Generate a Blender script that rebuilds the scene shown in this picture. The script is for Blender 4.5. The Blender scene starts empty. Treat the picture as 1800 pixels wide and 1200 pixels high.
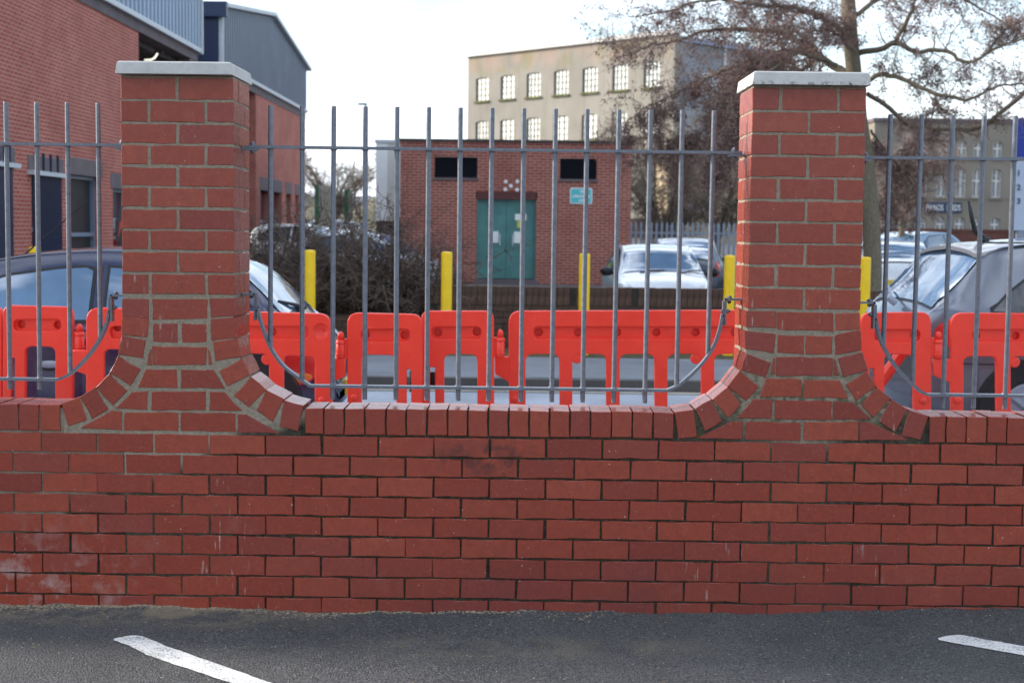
import bpy, bmesh, math, random
import numpy as np
from mathutils import Vector, Matrix
random.seed(7); rng = np.random.default_rng(7)
scene = bpy.context.scene
COL = scene.collection
rad = math.radians

# ------------------------------------------------------------------ camera
FPX, YAW, PIT, ROLL = 2550.0, -0.0048965, 0.0775586, 0.0125
CAM = np.array([0.0, -5.67, 1.5256])
def cam_axes():
    fw = np.array([math.sin(YAW)*math.cos(PIT), math.cos(YAW)*math.cos(PIT), -math.sin(PIT)])
    r0 = np.array([math.cos(YAW), -math.sin(YAW), 0.0]); u0 = np.cross(r0, fw)
    return r0*math.cos(ROLL)+u0*math.sin(ROLL), -r0*math.sin(ROLL)+u0*math.cos(ROLL), fw
CR, CU, CF = cam_axes()
cd = bpy.data.cameras.new('camera'); cam = bpy.data.objects.new('camera', cd); COL.objects.link(cam)
cam.matrix_world = Matrix(((CR[0], CU[0], -CF[0], CAM[0]), (CR[1], CU[1], -CF[1], CAM[1]), (CR[2], CU[2], -CF[2], CAM[2]), (0, 0, 0, 1)))
cd.sensor_width = 36.0; cd.lens = 36.0*FPX/1800.0; cd.clip_start = 0.1; cd.clip_end = 2000.0
cd.dof.use_dof = True; cd.dof.focus_distance = 5.75; cd.dof.aperture_fstop = 4.8
scene.camera = cam
# survey helper: the real point at depth Y (metres behind the wall face) seen along a direction
def at(x, y, Y=0.0):
    d = CF + CR*(x-900)/FPX + CU*(600-y)/FPX
    p = CAM + d*((Y-CAM[1])/d[1]); return p
def on_ground(x, y, z=0.0):
    d = CF + CR*(x-900)/FPX + CU*(600-y)/FPX
    return CAM + d*((z-CAM[2])/d[2])

# ------------------------------------------------------------------ light
SUN_EL, SUN_AZ = rad(22), rad(-74)       # azimuth from +Y, negative = to the left
sdir = Vector((math.sin(SUN_AZ)*math.cos(SUN_EL), math.cos(SUN_AZ)*math.cos(SUN_EL), math.sin(SUN_EL)))
world = bpy.data.worlds.new('World'); scene.world = world; world.use_nodes = True
wn, wl = world.node_tree.nodes, world.node_tree.links
wn.clear()
sky = wn.new('ShaderNodeTexSky'); sky.sky_type = 'NISHITA'; sky.sun_disc = False
sky.sun_elevation = SUN_EL; sky.sun_rotation = SUN_AZ; sky.air_density = 1.0; sky.dust_density = .6
tc = wn.new('ShaderNodeTexCoord'); mp = wn.new('ShaderNodeMapping'); mp.inputs['Scale'].default_value = (1.2, 1.2, 3.6)
nz = wn.new('ShaderNodeTexNoise'); nz.inputs['Scale'].default_value = 1.9; nz.inputs['Detail'].default_value = 7; nz.inputs['Roughness'].default_value = .58
cr = wn.new('ShaderNodeValToRGB'); cr.color_ramp.elements[0].position = .45; cr.color_ramp.elements[0].color = (0, 0, 0, 1)
cr.color_ramp.elements[1].position = .68; cr.color_ramp.elements[1].color = (1, 1, 1, 1)
mul = wn.new('ShaderNodeVectorMath'); mul.operation = 'SCALE'; mul.inputs['Scale'].default_value = 1.0
mix = wn.new('ShaderNodeMixRGB'); mix.inputs['Color2'].default_value = (8.6, 9.0, 9.6, 1)
bg = wn.new('ShaderNodeBackground'); bg.inputs['Strength'].default_value = 0.12
wo = wn.new('ShaderNodeOutputWorld')
wl.new(tc.outputs['Generated'], mp.inputs['Vector']); wl.new(mp.outputs[0], nz.inputs['Vector']); wl.new(nz.outputs['Fac'], cr.inputs[0])
sx_ = wn.new('ShaderNodeSeparateXYZ'); wl.new(tc.outputs['Generated'], sx_.inputs[0]); el = wn.new('ShaderNodeMapRange'); el.inputs[1].default_value = 0.0; el.inputs[2].default_value = 1.0; el.inputs[3].default_value = .68; el.inputs[4].default_value = 1.9
wl.new(sx_.outputs[2], el.inputs[0]); cl = wn.new('ShaderNodeVectorMath'); cl.operation = 'SCALE'; cl.inputs[0].default_value = (8.4, 9.0, 9.9); wl.new(el.outputs[0], cl.inputs['Scale']); wl.new(cl.outputs[0], mix.inputs['Color2'])
wl.new(sky.outputs[0], mix.inputs['Color1']); hz_ = wn.new('ShaderNodeMapRange'); hz_.interpolation_type = 'SMOOTHSTEP'; hz_.inputs[1].default_value = .17; hz_.inputs[2].default_value = .0; wl.new(sx_.outputs[2], hz_.inputs[0]); mx_ = wn.new('ShaderNodeMath'); mx_.operation = 'MAXIMUM'; wl.new(cr.outputs[0], mx_.inputs[0]); wl.new(hz_.outputs[0], mx_.inputs[1]); wl.new(mx_.outputs[0], mix.inputs['Fac']); wl.new(mix.outputs[0], bg.inputs['Color']); wl.new(bg.outputs[0], wo.inputs['Surface'])
sl = bpy.data.lights.new('sun', 'SUN'); sl.energy = 3.2; sl.angle = rad(7); sl.color = (1.0, .91, .80)
so = bpy.data.objects.new('sun', sl); COL.objects.link(so); so.rotation_euler = sdir.to_track_quat('Z', 'Y').to_euler()
scene.render.engine = 'CYCLES'
vs = scene.view_settings; vs.view_transform = 'Standard'; vs.look = 'None'; vs.exposure = 1.2; vs.gamma = 1.0; vs.use_curve_mapping = False
scene.render.resolution_x, scene.render.resolution_y = 1024, 682

# ------------------------------------------------------------------ helpers: materials
class NT:
    def __init__(s, name):
        s.m = bpy.data.materials.new(name); s.m.use_nodes = True
        s.n, s.l = s.m.node_tree.nodes, s.m.node_tree.links
        s.b = s.n['Principled BSDF']
    def node(s, t, **kw):
        o = s.n.new(t)
        for k, v in kw.items(): setattr(o, k, v)
        return o
    def _in(s, sock, v):
        if hasattr(v, 'is_output') or isinstance(v, bpy.types.NodeSocket): s.l.new(v, sock)
        elif isinstance(v, (tuple, list)) and len(v) == 3 and sock.type == 'RGBA': sock.default_value = (*v, 1)
        else: sock.default_value = v
    def math(s, op, a, b=0.0, clamp=False):
        o = s.node('ShaderNodeMath', operation=op, use_clamp=clamp); s._in(o.inputs[0], a); s._in(o.inputs[1], b); return o.outputs[0]
    def noise(s, vec, scale, detail=4, rough=.55, dist=0.0):
        o = s.node('ShaderNodeTexNoise'); o.inputs['Scale'].default_value = scale; o.inputs['Detail'].default_value = detail
        o.inputs['Roughness'].default_value = rough; o.inputs['Distortion'].default_value = dist; s.l.new(vec, o.inputs['Vector']); return o.outputs['Fac']
    def ramp(s, fac, *stops):
        o = s.node('ShaderNodeValToRGB'); e = o.color_ramp.elements
        while len(e) < len(stops): e.new(.5)
        for i, (p, c) in enumerate(stops):
            e[i].position = p; e[i].color = (c, c, c, 1) if isinstance(c, (int, float)) else (*c, 1)
        s.l.new(fac, o.inputs[0]); return o.outputs[0]
    def mix(s, fac, a, b, mode='MIX'):
        o = s.node('ShaderNodeMixRGB', blend_type=mode); s._in(o.inputs[0], fac); s._in(o.inputs[1], a); s._in(o.inputs[2], b); return o.outputs[0]
    def bump(s, h, strength=.3, dist=.01):
        o = s.node('ShaderNodeBump'); o.inputs['Strength'].default_value = strength; o.inputs['Distance'].default_value = dist
        s.l.new(h, o.inputs['Height']); s.l.new(o.outputs[0], s.b.inputs['Normal'])
    def obj(s): return s.node('ShaderNodeTexCoord').outputs['Object']
    def pos(s): return s.node('ShaderNodeNewGeometry').outputs['Position']
    def sep(s, v):
        o = s.node('ShaderNodeSeparateXYZ'); s.l.new(v, o.inputs[0]); return o.outputs
    def rnd(s): return s.node('ShaderNodeObjectInfo').outputs['Random']
    def vadd(s, a, b):
        o = s.node('ShaderNodeVectorMath', operation='ADD'); s._in(o.inputs[0], a); s._in(o.inputs[1], b); return o.outputs[0]
    def comb(s, x, y, z):
        o = s.node('ShaderNodeCombineXYZ'); s._in(o.inputs[0], x); s._in(o.inputs[1], y); s._in(o.inputs[2], z); return o.outputs[0]
    def out(s, color=None, rough=None, metal=None, spec=None):
        if color is not None: s._in(s.b.inputs['Base Color'], color)
        if rough is not None: s._in(s.b.inputs['Roughness'], rough)
        if metal is not None: s.b.inputs['Metallic'].default_value = metal
        if spec is not None: s.b.inputs['Specular IOR Level'].default_value = spec
        return s.m
def sstep(t, x, a, b):      # smooth 0..1 over a..b
    o = t.node('ShaderNodeMapRange', interpolation_type='SMOOTHSTEP'); t._in(o.inputs[0], x)
    o.inputs[1].default_value = a; o.inputs[2].default_value = b; return o.outputs[0]

def mat_brick():
    t = NT('red_brick'); r = t.rnd(); P = t.pos(); x, y, z = t.sep(P)
    base = t.ramp(r, (0, (.205, .040, .030)), (.14, (.305, .058, .034)), (.28, (.255, .045, .028)), (.42, (.335, .071, .041)), (.56, (.280, .049, .029)), (.70, (.240, .052, .041)), (.84, (.320, .063, .035)), (1, (.275, .054, .033)))
    n1 = t.noise(P, 26, 5, .6); c = t.mix(t.ramp(n1, (.32, 0.0), (.70, .55)), base, (.185, .036, .026))
    n6 = t.noise(P, 75, 4, .7); c = t.mix(t.ramp(n6, (.54, 0.0), (.70, .45)), c, (.40, .095, .055)); c = t.mix(t.ramp(n6, (.30, .5), (.44, 0.0)), c, (.15, .030, .024))
    n2 = t.noise(P, 210, 3, .6); c = t.mix(t.ramp(n2, (.60, 0.0), (.72, .4)), c, (.42, .13, .08))
    n3 = t.noise(P, 150, 2, .5); c = t.mix(t.ramp(n3, (.66, 0.0), (.71, .75)), c, (.055, .018, .015))
    # lime bloom, mostly low on the left
    nb = t.noise(t.vadd(P, (3, 1, 7)), 9, 6, .68)
    low = t.math('MULTIPLY', sstep(t, x, -1.25, -2.0), sstep(t, z, .42, .12))
    amt = t.math('MULTIPLY', t.ramp(nb, (.50, 0.0), (.66, 1.0)), low)
    c = t.mix(t.math('MULTIPLY', amt, .48), c, (.50, .44, .41))
    nb2 = t.noise(P, 5, 7, .72); c = t.mix(t.math('MULTIPLY', t.ramp(nb2, (.60, 0.0), (.78, .36)), .7), c, (.38, .20, .18))
    # vertical lime dribbles and white specks
    v = t.comb(t.math('MULTIPLY', x, 60.0), 0.0, t.math('MULTIPLY', z, 9.0)); nd = t.noise(v, 1.0, 3, .5)
    reg = t.ramp(t.noise(P, 2.3, 2, .5), (.58, 0.0), (.66, 1.0))
    c = t.mix(t.math('MULTIPLY', t.math('MULTIPLY', t.ramp(nd, (.62, 0.0), (.70, 1.0)), reg), .5), c, (.52, .45, .40))
    sp = t.noise(P, 95, 1, .4); c = t.mix(t.ramp(sp, (.765, 0.0), (.79, .8)), c, (.62, .56, .52))
    # soot smear in the middle of the top courses
    dx = t.math('DIVIDE', t.math('ADD', x, .10), .27); dz = t.math('DIVIDE', t.math('SUBTRACT', z, .625), .085)
    dd = t.math('ADD', t.math('MULTIPLY', dx, dx), t.math('MULTIPLY', dz, dz))
    sm = t.math('MULTIPLY', sstep(t, dd, 1.2, .1), t.ramp(t.noise(P, 11, 4, .6, .8), (.46, 0.0), (.58, .62)))
    c = t.mix(sm, c, (.045, .028, .028))
    # rain grime on the lower courses of the middle and right
    gr = t.math('MULTIPLY', sstep(t, z, .36, .02), sstep(t, x, -1.2, -.2)); gr = t.math('MULTIPLY', gr, t.ramp(t.noise(P, 3.2, 5, .6), (.3, .15), (.7, .62)))
    c = t.mix(gr, c, (.13, .042, .04))
    h = t.math('ADD', t.math('MULTIPLY', n1, .5), t.math('ADD', t.math('MULTIPLY', n2, .35), t.math('ADD', t.math('MULTIPLY', n3, -.5), t.math('MULTIPLY', n6, .6))))
    t.bump(h, .28, .0018)
    return t.out(c, t.ramp(n1, (0, .20), (1, .36)), spec=.30)
def mat_mortar():
    t = NT('mortar'); P = t.pos(); x, y, z = t.sep(P)
    n = t.noise(P, 60, 5, .65); nl = t.noise(P, 4, 4, .6)
    # fresh pointing round the two piers, old dark joints elsewhere
    wob = t.math('MULTIPLY', t.math('SUBTRACT', nl, .5), .22)
    lA = t.math('SUBTRACT', z, t.math('ADD', .80, t.math('MULTIPLY', t.math('ADD', x, .75), .42)))
    A = t.math('MULTIPLY', sstep(t, t.math('ADD', lA, wob), 0.0, .06), sstep(t, x, -.62, -.80))
    axr = t.math('ABSOLUTE', t.math('SUBTRACT', x, 1.11))
    lB = t.math('SUBTRACT', z, t.math('ADD', .60, t.math('MULTIPLY', axr, .45)))
    B = t.math('MULTIPLY', sstep(t, t.math('ADD', lB, wob), 0.0, .14), sstep(t, axr, .60, .42))
    new = t.math('MAXIMUM', A, B)
    light = t.ramp(n, (.25, (.19, .152, .112)), (.7, (.325, .265, .20)))
    old = t.ramp(n, (.3, (.022, .020, .017)), (.60, (.065, .056, .043)), (.78, (.17, .145, .105)))
    moss = t.ramp(t.noise(P, 17, 4, .6), (.5, 0.0), (.68, .8)); old = t.mix(moss, old, (.055, .062, .025))
    c = t.mix(new, old, light)
    mossy = t.math('MULTIPLY', sstep(t, t.math('ABSOLUTE', t.math('SUBTRACT', z, .86)), .2, .04), sstep(t, x, .4, .7))
    c = t.mix(t.math('MULTIPLY', mossy, t.ramp(t.noise(P, 24, 4, .6), (.42, 0.0), (.6, .85))), c, (.075, .072, .04))
    t.bump(n, .8, .006)
    return t.out(c, .95, spec=.1)
def mat_stone():
    t = NT('cast_stone'); P = t.pos(); n = t.noise(P, 14, 6, .65); n2 = t.noise(P, 130, 3, .6)
    c = t.ramp(n, (.3, (.42, .405, .38)), (.7, (.57, .55, .52))); c = t.mix(t.ramp(n2, (.66, 0.0), (.72, .6)), c, (.13, .12, .10))
    z = t.sep(P)[2]; nl = t.noise(P, 40, 4, .7)
    edge = t.math('MULTIPLY', t.math('MULTIPLY', sstep(t, z, 2.108, 2.092), sstep(t, t.sep(P)[0], 0.0, .2)), t.ramp(nl, (.50, 0.0), (.60, .85)))
    c = t.mix(edge, c, (.045, .043, .035)); t.bump(n2, .3, .003); return t.out(c, .9, spec=.2)
def mat_steel():
    t = NT('galvanised_steel'); P = t.pos(); n = t.noise(P, 55, 4, .6); n2 = t.noise(P, 300, 2, .5)
    c = t.ramp(n, (.3, (.112, .126, .152)), (.7, (.185, .198, .226))); c = t.mix(t.ramp(n2, (.68, 0.0), (.75, .7)), c, (.42, .43, .45))
    t.bump(n2, .15, .001); return t.out(c, t.ramp(n, (.2, .34), (.8, .52)), metal=.45, spec=.5)
def plain(name, c, rough=.6, metal=0.0, spec=.4, var=.18, scale=6.0, bump=0.0):
    t = NT(name); P = t.obj(); n = t.noise(P, scale, 5, .6)
    dark = tuple(v*(1-var) for v in c); lite = tuple(min(1, v*(1+var*.6)) for v in c)
    if bump: t.bump(t.noise(P, scale*12, 3, .6), bump, .004)
    return t.out(t.ramp(n, (.3, dark), (.7, lite)), rough, metal, spec)
def mat_plastic():
    t = NT('red_barrier_plastic'); P = t.pos(); n = t.noise(P, 7, 5, .65); x, y, z = t.sep(P)
    c = t.ramp(n, (.3, (.74, .030, .012)), (.7, (.82, .040, .016)))
    s = t.noise(t.comb(t.math('MULTIPLY', x, 40.0), y, t.math('MULTIPLY', z, 14.0)), 1.5, 5, .7)
    c = t.mix(t.ramp(s, (.63, 0.0), (.78, .6)), c, (.14, .03, .02)); d2 = t.noise(P, 22, 5, .75); c = t.mix(t.ramp(d2, (.58, 0.0), (.76, .22)), c, (.88, .12, .07)); c = t.mix(t.math('MULTIPLY', sstep(t, z, .75, .1), t.ramp(d2, (.4, 0.0), (.62, .5))), c, (.22, .06, .04))
    sc = t.noise(P, 60, 2, .5); c = t.mix(t.ramp(sc, (.76, 0.0), (.79, .5)), c, (.95, .45, .35))
    t.b.inputs['Subsurface Weight'].default_value = 0.0
    return t.out(c, t.ramp(n, (.2, .32), (.8, .46)), spec=.5)
def mat_asphalt():
    t = NT('asphalt'); P = t.pos(); x, y, z = t.sep(P)
    n = t.noise(P, 150, 3, .7); vor = t.node('ShaderNodeTexVoronoi'); vor.inputs['Scale'].default_value = 130; t.l.new(P, vor.inputs['Vector'])
    big = t.noise(P, 1.7, 5, .6); c = t.ramp(big, (.3, (.070, .069, .068)), (.7, (.112, .110, .107)))
    c = t.mix(t.ramp(n, (.53, 0.0), (.64, .8)), c, (.20, .20, .205)); c = t.mix(t.ramp(n, (.34, .9), (.46, 0.0)), c, (.012, .012, .014)); n5 = t.noise(P, 70, 4, .75); c = t.mix(t.ramp(n5, (.36, .7), (.5, 0.0)), c, (.02, .02, .023)); c = t.mix(t.ramp(n5, (.62, 0.0), (.74, .5)), c, (.21, .205, .2))
    sp = t.noise(P, 48, 1, .4); c = t.mix(t.ramp(sp, (.755, 0.0), (.78, .6)), c, (.42, .40, .36))
    d = t.noise(t.vadd(P, (5, 2, 0)), 5.5, 6, .7)
    foot = t.math('MULTIPLY', sstep(t, y, -.34, -.02), sstep(t, x, -.55, -1.2)); foot = t.math('MULTIPLY', foot, t.ramp(d, (.43, 0.0), (.58, 1.0)))
    c = t.mix(t.math('MULTIPLY', foot, .8), c, (.27, .215, .145))
    band = t.math('MULTIPLY', sstep(t, t.math('ABSOLUTE', t.math('ADD', y, .46)), .20, .05), sstep(t, t.math('ABSOLUTE', t.math('SUBTRACT', x, .1)), 1.0, .3))
    c = t.mix(t.math('MULTIPLY', band, t.ramp(d, (.38, 0.0), (.64, .62))), c, (.19, .165, .125))
    wear = t.ramp(t.noise(P, 2.6, 7, .75), (.58, 0.0), (.72, .45)); c = t.mix(wear, c, (.12, .115, .105))
    h = t.math('ADD', t.math('MULTIPLY', n, .7), t.math('MULTIPLY', vor.outputs['Distance'], .6)); t.bump(h, 1.0, .012)
    return t.out(c, .88, spec=.25)
def mat_paint():
    t = NT('worn_white_line'); P = t.pos(); n = t.noise(P, 120, 4, .7); b = t.noise(P, 9, 5, .7)
    c = t.ramp(b, (.3, (.60, .59, .56)), (.7, (.74, .73, .70)))
    k = t.math('ADD', t.math('MULTIPLY', n, .75), t.math('MULTIPLY', b, .25)); c = t.mix(t.ramp(k, (.40, .9), (.48, 0.0)), c, (.07, .07, .075))
    t.bump(n, .7, .006); return t.out(c, .8, spec=.2)
def mat_road(name, c, var=.25):
    t = NT(name); P = t.pos(); n = t.noise(P, 60, 3, .7); b = t.noise(P, 1.1, 6, .65)
    col = t.ramp(b, (.3, tuple(v*(1-var) for v in c)), (.7, tuple(v*(1+var) for v in c))); col = t.mix(t.ramp(n, (.55, 0.0), (.75, .5)), col, tuple(v*1.7 for v in c))
    t.bump(n, .5, .008); return t.out(col, .8, spec=.35)
def mat_verge():
    t = NT('leafy_verge'); P = t.pos(); n = t.noise(P, 9, 6, .7); n2 = t.noise(P, 40, 4, .7)
    c = t.ramp(n, (.3, (.07, .055, .03)), (.48, (.13, .10, .065)), (.6, (.085, .10, .028)), (.75, (.16, .14, .07)))
    c = t.mix(t.ramp(n2, (.6, 0.0), (.72, .8)), c, (.33, .28, .22)); t.bump(n2, 1, .03); return t.out(c, .95, spec=.1)
def mat_farbrick(name, c1, c2, mort, bw=.225, bh=.075, grime_z=None):
    t = NT(name); P = t.pos(); x, y, z = t.sep(P)
    v = t.comb(t.math('ADD', x, y), z, 0.0)
    b = t.node('ShaderNodeTexBrick'); b.inputs['Scale'].default_value = 1.0; b.inputs['Brick Width'].default_value = bw; b.inputs['Row Height'].default_value = bh
    b.inputs['Mortar Size'].default_value = .009; b.inputs['Mortar Smooth'].default_value = .2; b.inputs['Bias'].default_value = 0.0
    t.l.new(v, b.inputs['Vector'])
    for k, q in (('Color1', c1), ('Color2', c2), ('Mortar', mort)): b.inputs[k].default_value = (*q, 1)
    n = t.noise(P, 1.3, 5, .6); c = t.mix(t.ramp(n, (.35, 0.0), (.72, .45)), b.outputs['Color'], tuple(q*.62 for q in c1))
    n2 = t.noise(P, 7, 4, .7); c = t.mix(t.ramp(n2, (.5, 0.0), (.8, .35)), c, tuple(min(1, q*1.5) for q in c2))
    if grime_z is not None:
        g = t.math('MULTIPLY', sstep(t, t.math('ADD', z, t.math('MULTIPLY', t.noise(P, 2.2, 4, .6), .9)), grime_z, grime_z+.45), .75); c = t.mix(g, c, (.045, .03, .03))
    t.bump(b.outputs['Fac'], -.6, .006)
    return t.out(c, .85, spec=.2)
def mat_render():
    t = NT('stained_render'); P = t.pos(); x, y, z = t.sep(P)
    n = t.noise(P, .35, 6, .65); n2 = t.noise(P, 2.2, 5, .7); hz = t.comb(t.math('MULTIPLY', x, 2.2), t.math('MULTIPLY', y, 2.2), t.math('MULTIPLY', z, .18)); ns = t.noise(hz, 1.0, 5, .6)
    c = t.ramp(n, (.3, (.25, .23, .195)), (.7, (.33, .305, .26))); c = t.mix(t.ramp(ns, (.52, 0.0), (.72, .5)), c, (.19, .17, .13))
    up = sstep(t, t.math('ADD', z, t.math('MULTIPLY', n2, 2.2)), 15.2, 16.4)
    c = t.mix(t.math('MULTIPLY', up, t.ramp(t.noise(P, .45, 4, .6), (.45, 0.0), (.60, .45))), c, (.42, .27, .20))
    c = t.mix(t.math('MULTIPLY', up, t.ramp(t.noise(t.vadd(P, (9, 4, 2)), .4, 4, .6), (.50, 0.0), (.60, .5))), c, (.27, .23, .10))
    return t.out(c, .95, spec=.1)
def mat_bark(name, a, b, scale=18):
    t = NT(name); P = t.pos(); x, y, z = t.sep(P); n = t.noise(t.comb(t.math('MULTIPLY', x, 3.0), t.math('MULTIPLY', y, 3.0), z), scale, 5, .7)
    t.bump(n, .9, .02); return t.out(t.ramp(n, (.3, a), (.7, b)), .95, spec=.1)
def mat_twig(name, a, b, scale=3):
    t = NT(name); n = t.noise(t.pos(), scale, 4, .7); return t.out(t.ramp(n, (.3, a), (.7, b)), .95, spec=.08)
def mat_paintcar(name, c, rough=.18, metal=.3):
    t = NT(name); n = t.noise(t.obj(), 5, 6, .7)
    dust = t.ramp(n, (.4, 0.0), (.8, .22)); col = t.mix(dust, c, (.20, .19, .18))
    t.b.inputs['Coat Weight'].default_value = 1.0; t.b.inputs['Coat Roughness'].default_value = .06
    return t.out(col, t.math('ADD', rough, t.math('MULTIPLY', n, .2)), metal, .5)
def mat_glass(name='car_glass', c=(.02, .03, .04), ior=3.2):
    t = NT(name); t.b.inputs['IOR'].default_value = ior; n = t.noise(t.obj(), 3, 3, .6)
    return t.out(t.ramp(n, (.35, c), (.7, tuple(v*2.2 for v in c))), .035, 0.0, .5)
M = dict(brick=mat_brick(), mortar=mat_mortar(), stone=mat_stone(), steel=mat_steel(), plastic=mat_plastic(), asphalt=mat_asphalt(), line=mat_paint(),
    road=mat_road('road_tarmac', (.30, .325, .365)), path=mat_road('footpath_tarmac', (.16, .17, .19)), yard=mat_road('yard_tarmac', (.09, .09, .095)),
    kerb=mat_road('kerb_concrete', (.085, .08, .075)), channel=mat_road('channel_concrete', (.36, .33, .27)), verge=mat_verge(),
    substation=mat_farbrick('substation_brick', (.27, .072, .053), (.36, .105, .075), (.46, .34, .28), grime_z=4.62),
    office=mat_farbrick('office_brick', (.33, .072, .052), (.42, .11, .078), (.50, .34, .28)),
    oldbrick=mat_farbrick('old_brick', (.13, .045, .035), (.17, .055, .04), (.12, .10, .08)),
    lowbrick=plain('low_wall_brick', (.095, .055, .038), .9, var=.55, scale=7, bump=.4), lowmortar=plain('low_wall_mortar', (.04, .032, .026), .95, var=.4),
    render=mat_render(), greyrender=plain('grey_render', (.235, .205, .165), .95, var=.16, scale=.5), shaderender=plain('shaded_render', (.25, .255, .265), .95, var=.25, scale=.4),
    cream=plain('cream_cladding', (.62, .60, .55), .8, var=.1, scale=.6), coping=plain('dark_coping', (.06, .052, .05), .85, var=.3, scale=3),
    clad=plain('steel_cladding', (.20, .265, .36), .38, .35, .5, var=.12, scale=.8), cladblue=plain('navy_cladding', (.018, .03, .075), .4, .1, .5, var=.2, scale=.8),
    trim=plain('pale_trim', (.52, .55, .58), .5, .1, var=.1), band=plain('concrete_band', (.145, .115, .12), .85, var=.2, scale=2), dark=plain('recess_shade', (.012, .012, .014), .9, var=.2),  # recess walls: near-black colour stands in for the shade inside
    louvre=plain('louvre_black', (.012, .014, .022), .6, var=.3), green=plain('green_door_paint', (.080, .220, .205), .45, var=.22, scale=2.5), teal=plain('teal_sign', (.10, .52, .54), .5, var=.08),
    white=plain('white_print', (.80, .80, .78), .5, var=.05), yellow=plain('yellow_bollard_paint', (.90, .57, .012), .42, var=.14, scale=5), blue=plain('blue_sign', (.012, .035, .30), .4, var=.1),
    palesign=plain('pale_sign', (.48, .54, .66), .45, var=.04), ink=plain('sign_ink', (.06, .07, .14), .6, var=.05), black=plain('black_trim', (.014, .014, .016), .5, var=.3), rubber=plain('black_rubber', (.018, .018, .02), .75, var=.3),
    pane=mat_glass('window_glass', (.02, .028, .04), 2.0), carglass=mat_glass(), darkglass=mat_glass('dark_glass', (.012, .016, .02), 1.7), millglass=mat_glass('mill_glass', (.36, .35, .31), 4.0), screen=mat_glass('screen_glass', (.035, .075, .125), 4.2), whiteframe=plain('white_window_frame', (.72, .72, .70), .6, var=.08), darkframe=plain('dark_window_frame', (.16, .15, .13), .7, var=.2),  # screen glass: blue base tint stands in for reflected sky
    sill=plain('mossy_sill', (.13, .13, .05), .95, var=.5, scale=2), litpane=plain('sky_glare_pane', (.93, .91, .80), .2, spec=.9, var=.12, scale=.8),  # bright pane colour paints in the reflected sky
    rust=plain('notice_board_panel', (.33, .33, .26), .7, var=.15, scale=3), boardgreen=plain('notice_board_green', (.012, .13, .06), .5, var=.15), post=plain('fence_galvanised', (.30, .34, .40), .55, .2, var=.2, scale=4),
    bark=mat_bark('tree_bark', (.115, .098, .072), (.27, .23, .16)), limb=mat_bark('limb_bark', (.085, .07, .06), (.19, .155, .125), 10), twig=mat_twig('twig_bark', (.17, .12, .105), (.33, .25, .22)),
    cone=mat_twig('brown_catkins', (.13, .078, .068), (.31, .205, .175), 6), paletwig=mat_twig('pale_twigs', (.15, .125, .10), (.29, .24, .19)), hedge=mat_twig('hedge_twigs', (.075, .055, .047), (.19, .14, .115), 5),
    hedgeleaf=mat_twig('hedge_dry_leaves', (.07, .05, .036), (.21, .15, .10), 9), soil=plain('bed_soil', (.05, .036, .026), .98, var=.4, scale=5, bump=.6), hills=mat_twig('far_scrub', (.09, .085, .055), (.17, .15, .11), .3),
    red=plain('red_lamp_lens', (.55, .02, .018), .18, spec=.6, var=.1), amber=plain('amber_lens', (.75, .18, .03), .2, var=.1), lens=plain('clear_lens', (.62, .63, .62), .12, spec=.7, var=.1), plate=plain('yellow_number_plate', (.72, .50, .05), .4, var=.1),
    redsign=plain('red_poster', (.55, .04, .03), .5, var=.1), lampwhite=None)
e = NT('lit_tube'); e.b.inputs['Emission Color'].default_value = (1, .95, .8, 1); e.b.inputs['Emission Strength'].default_value = .55; M['lampwhite'] = e.out((.8, .8, .7), .4)

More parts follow.
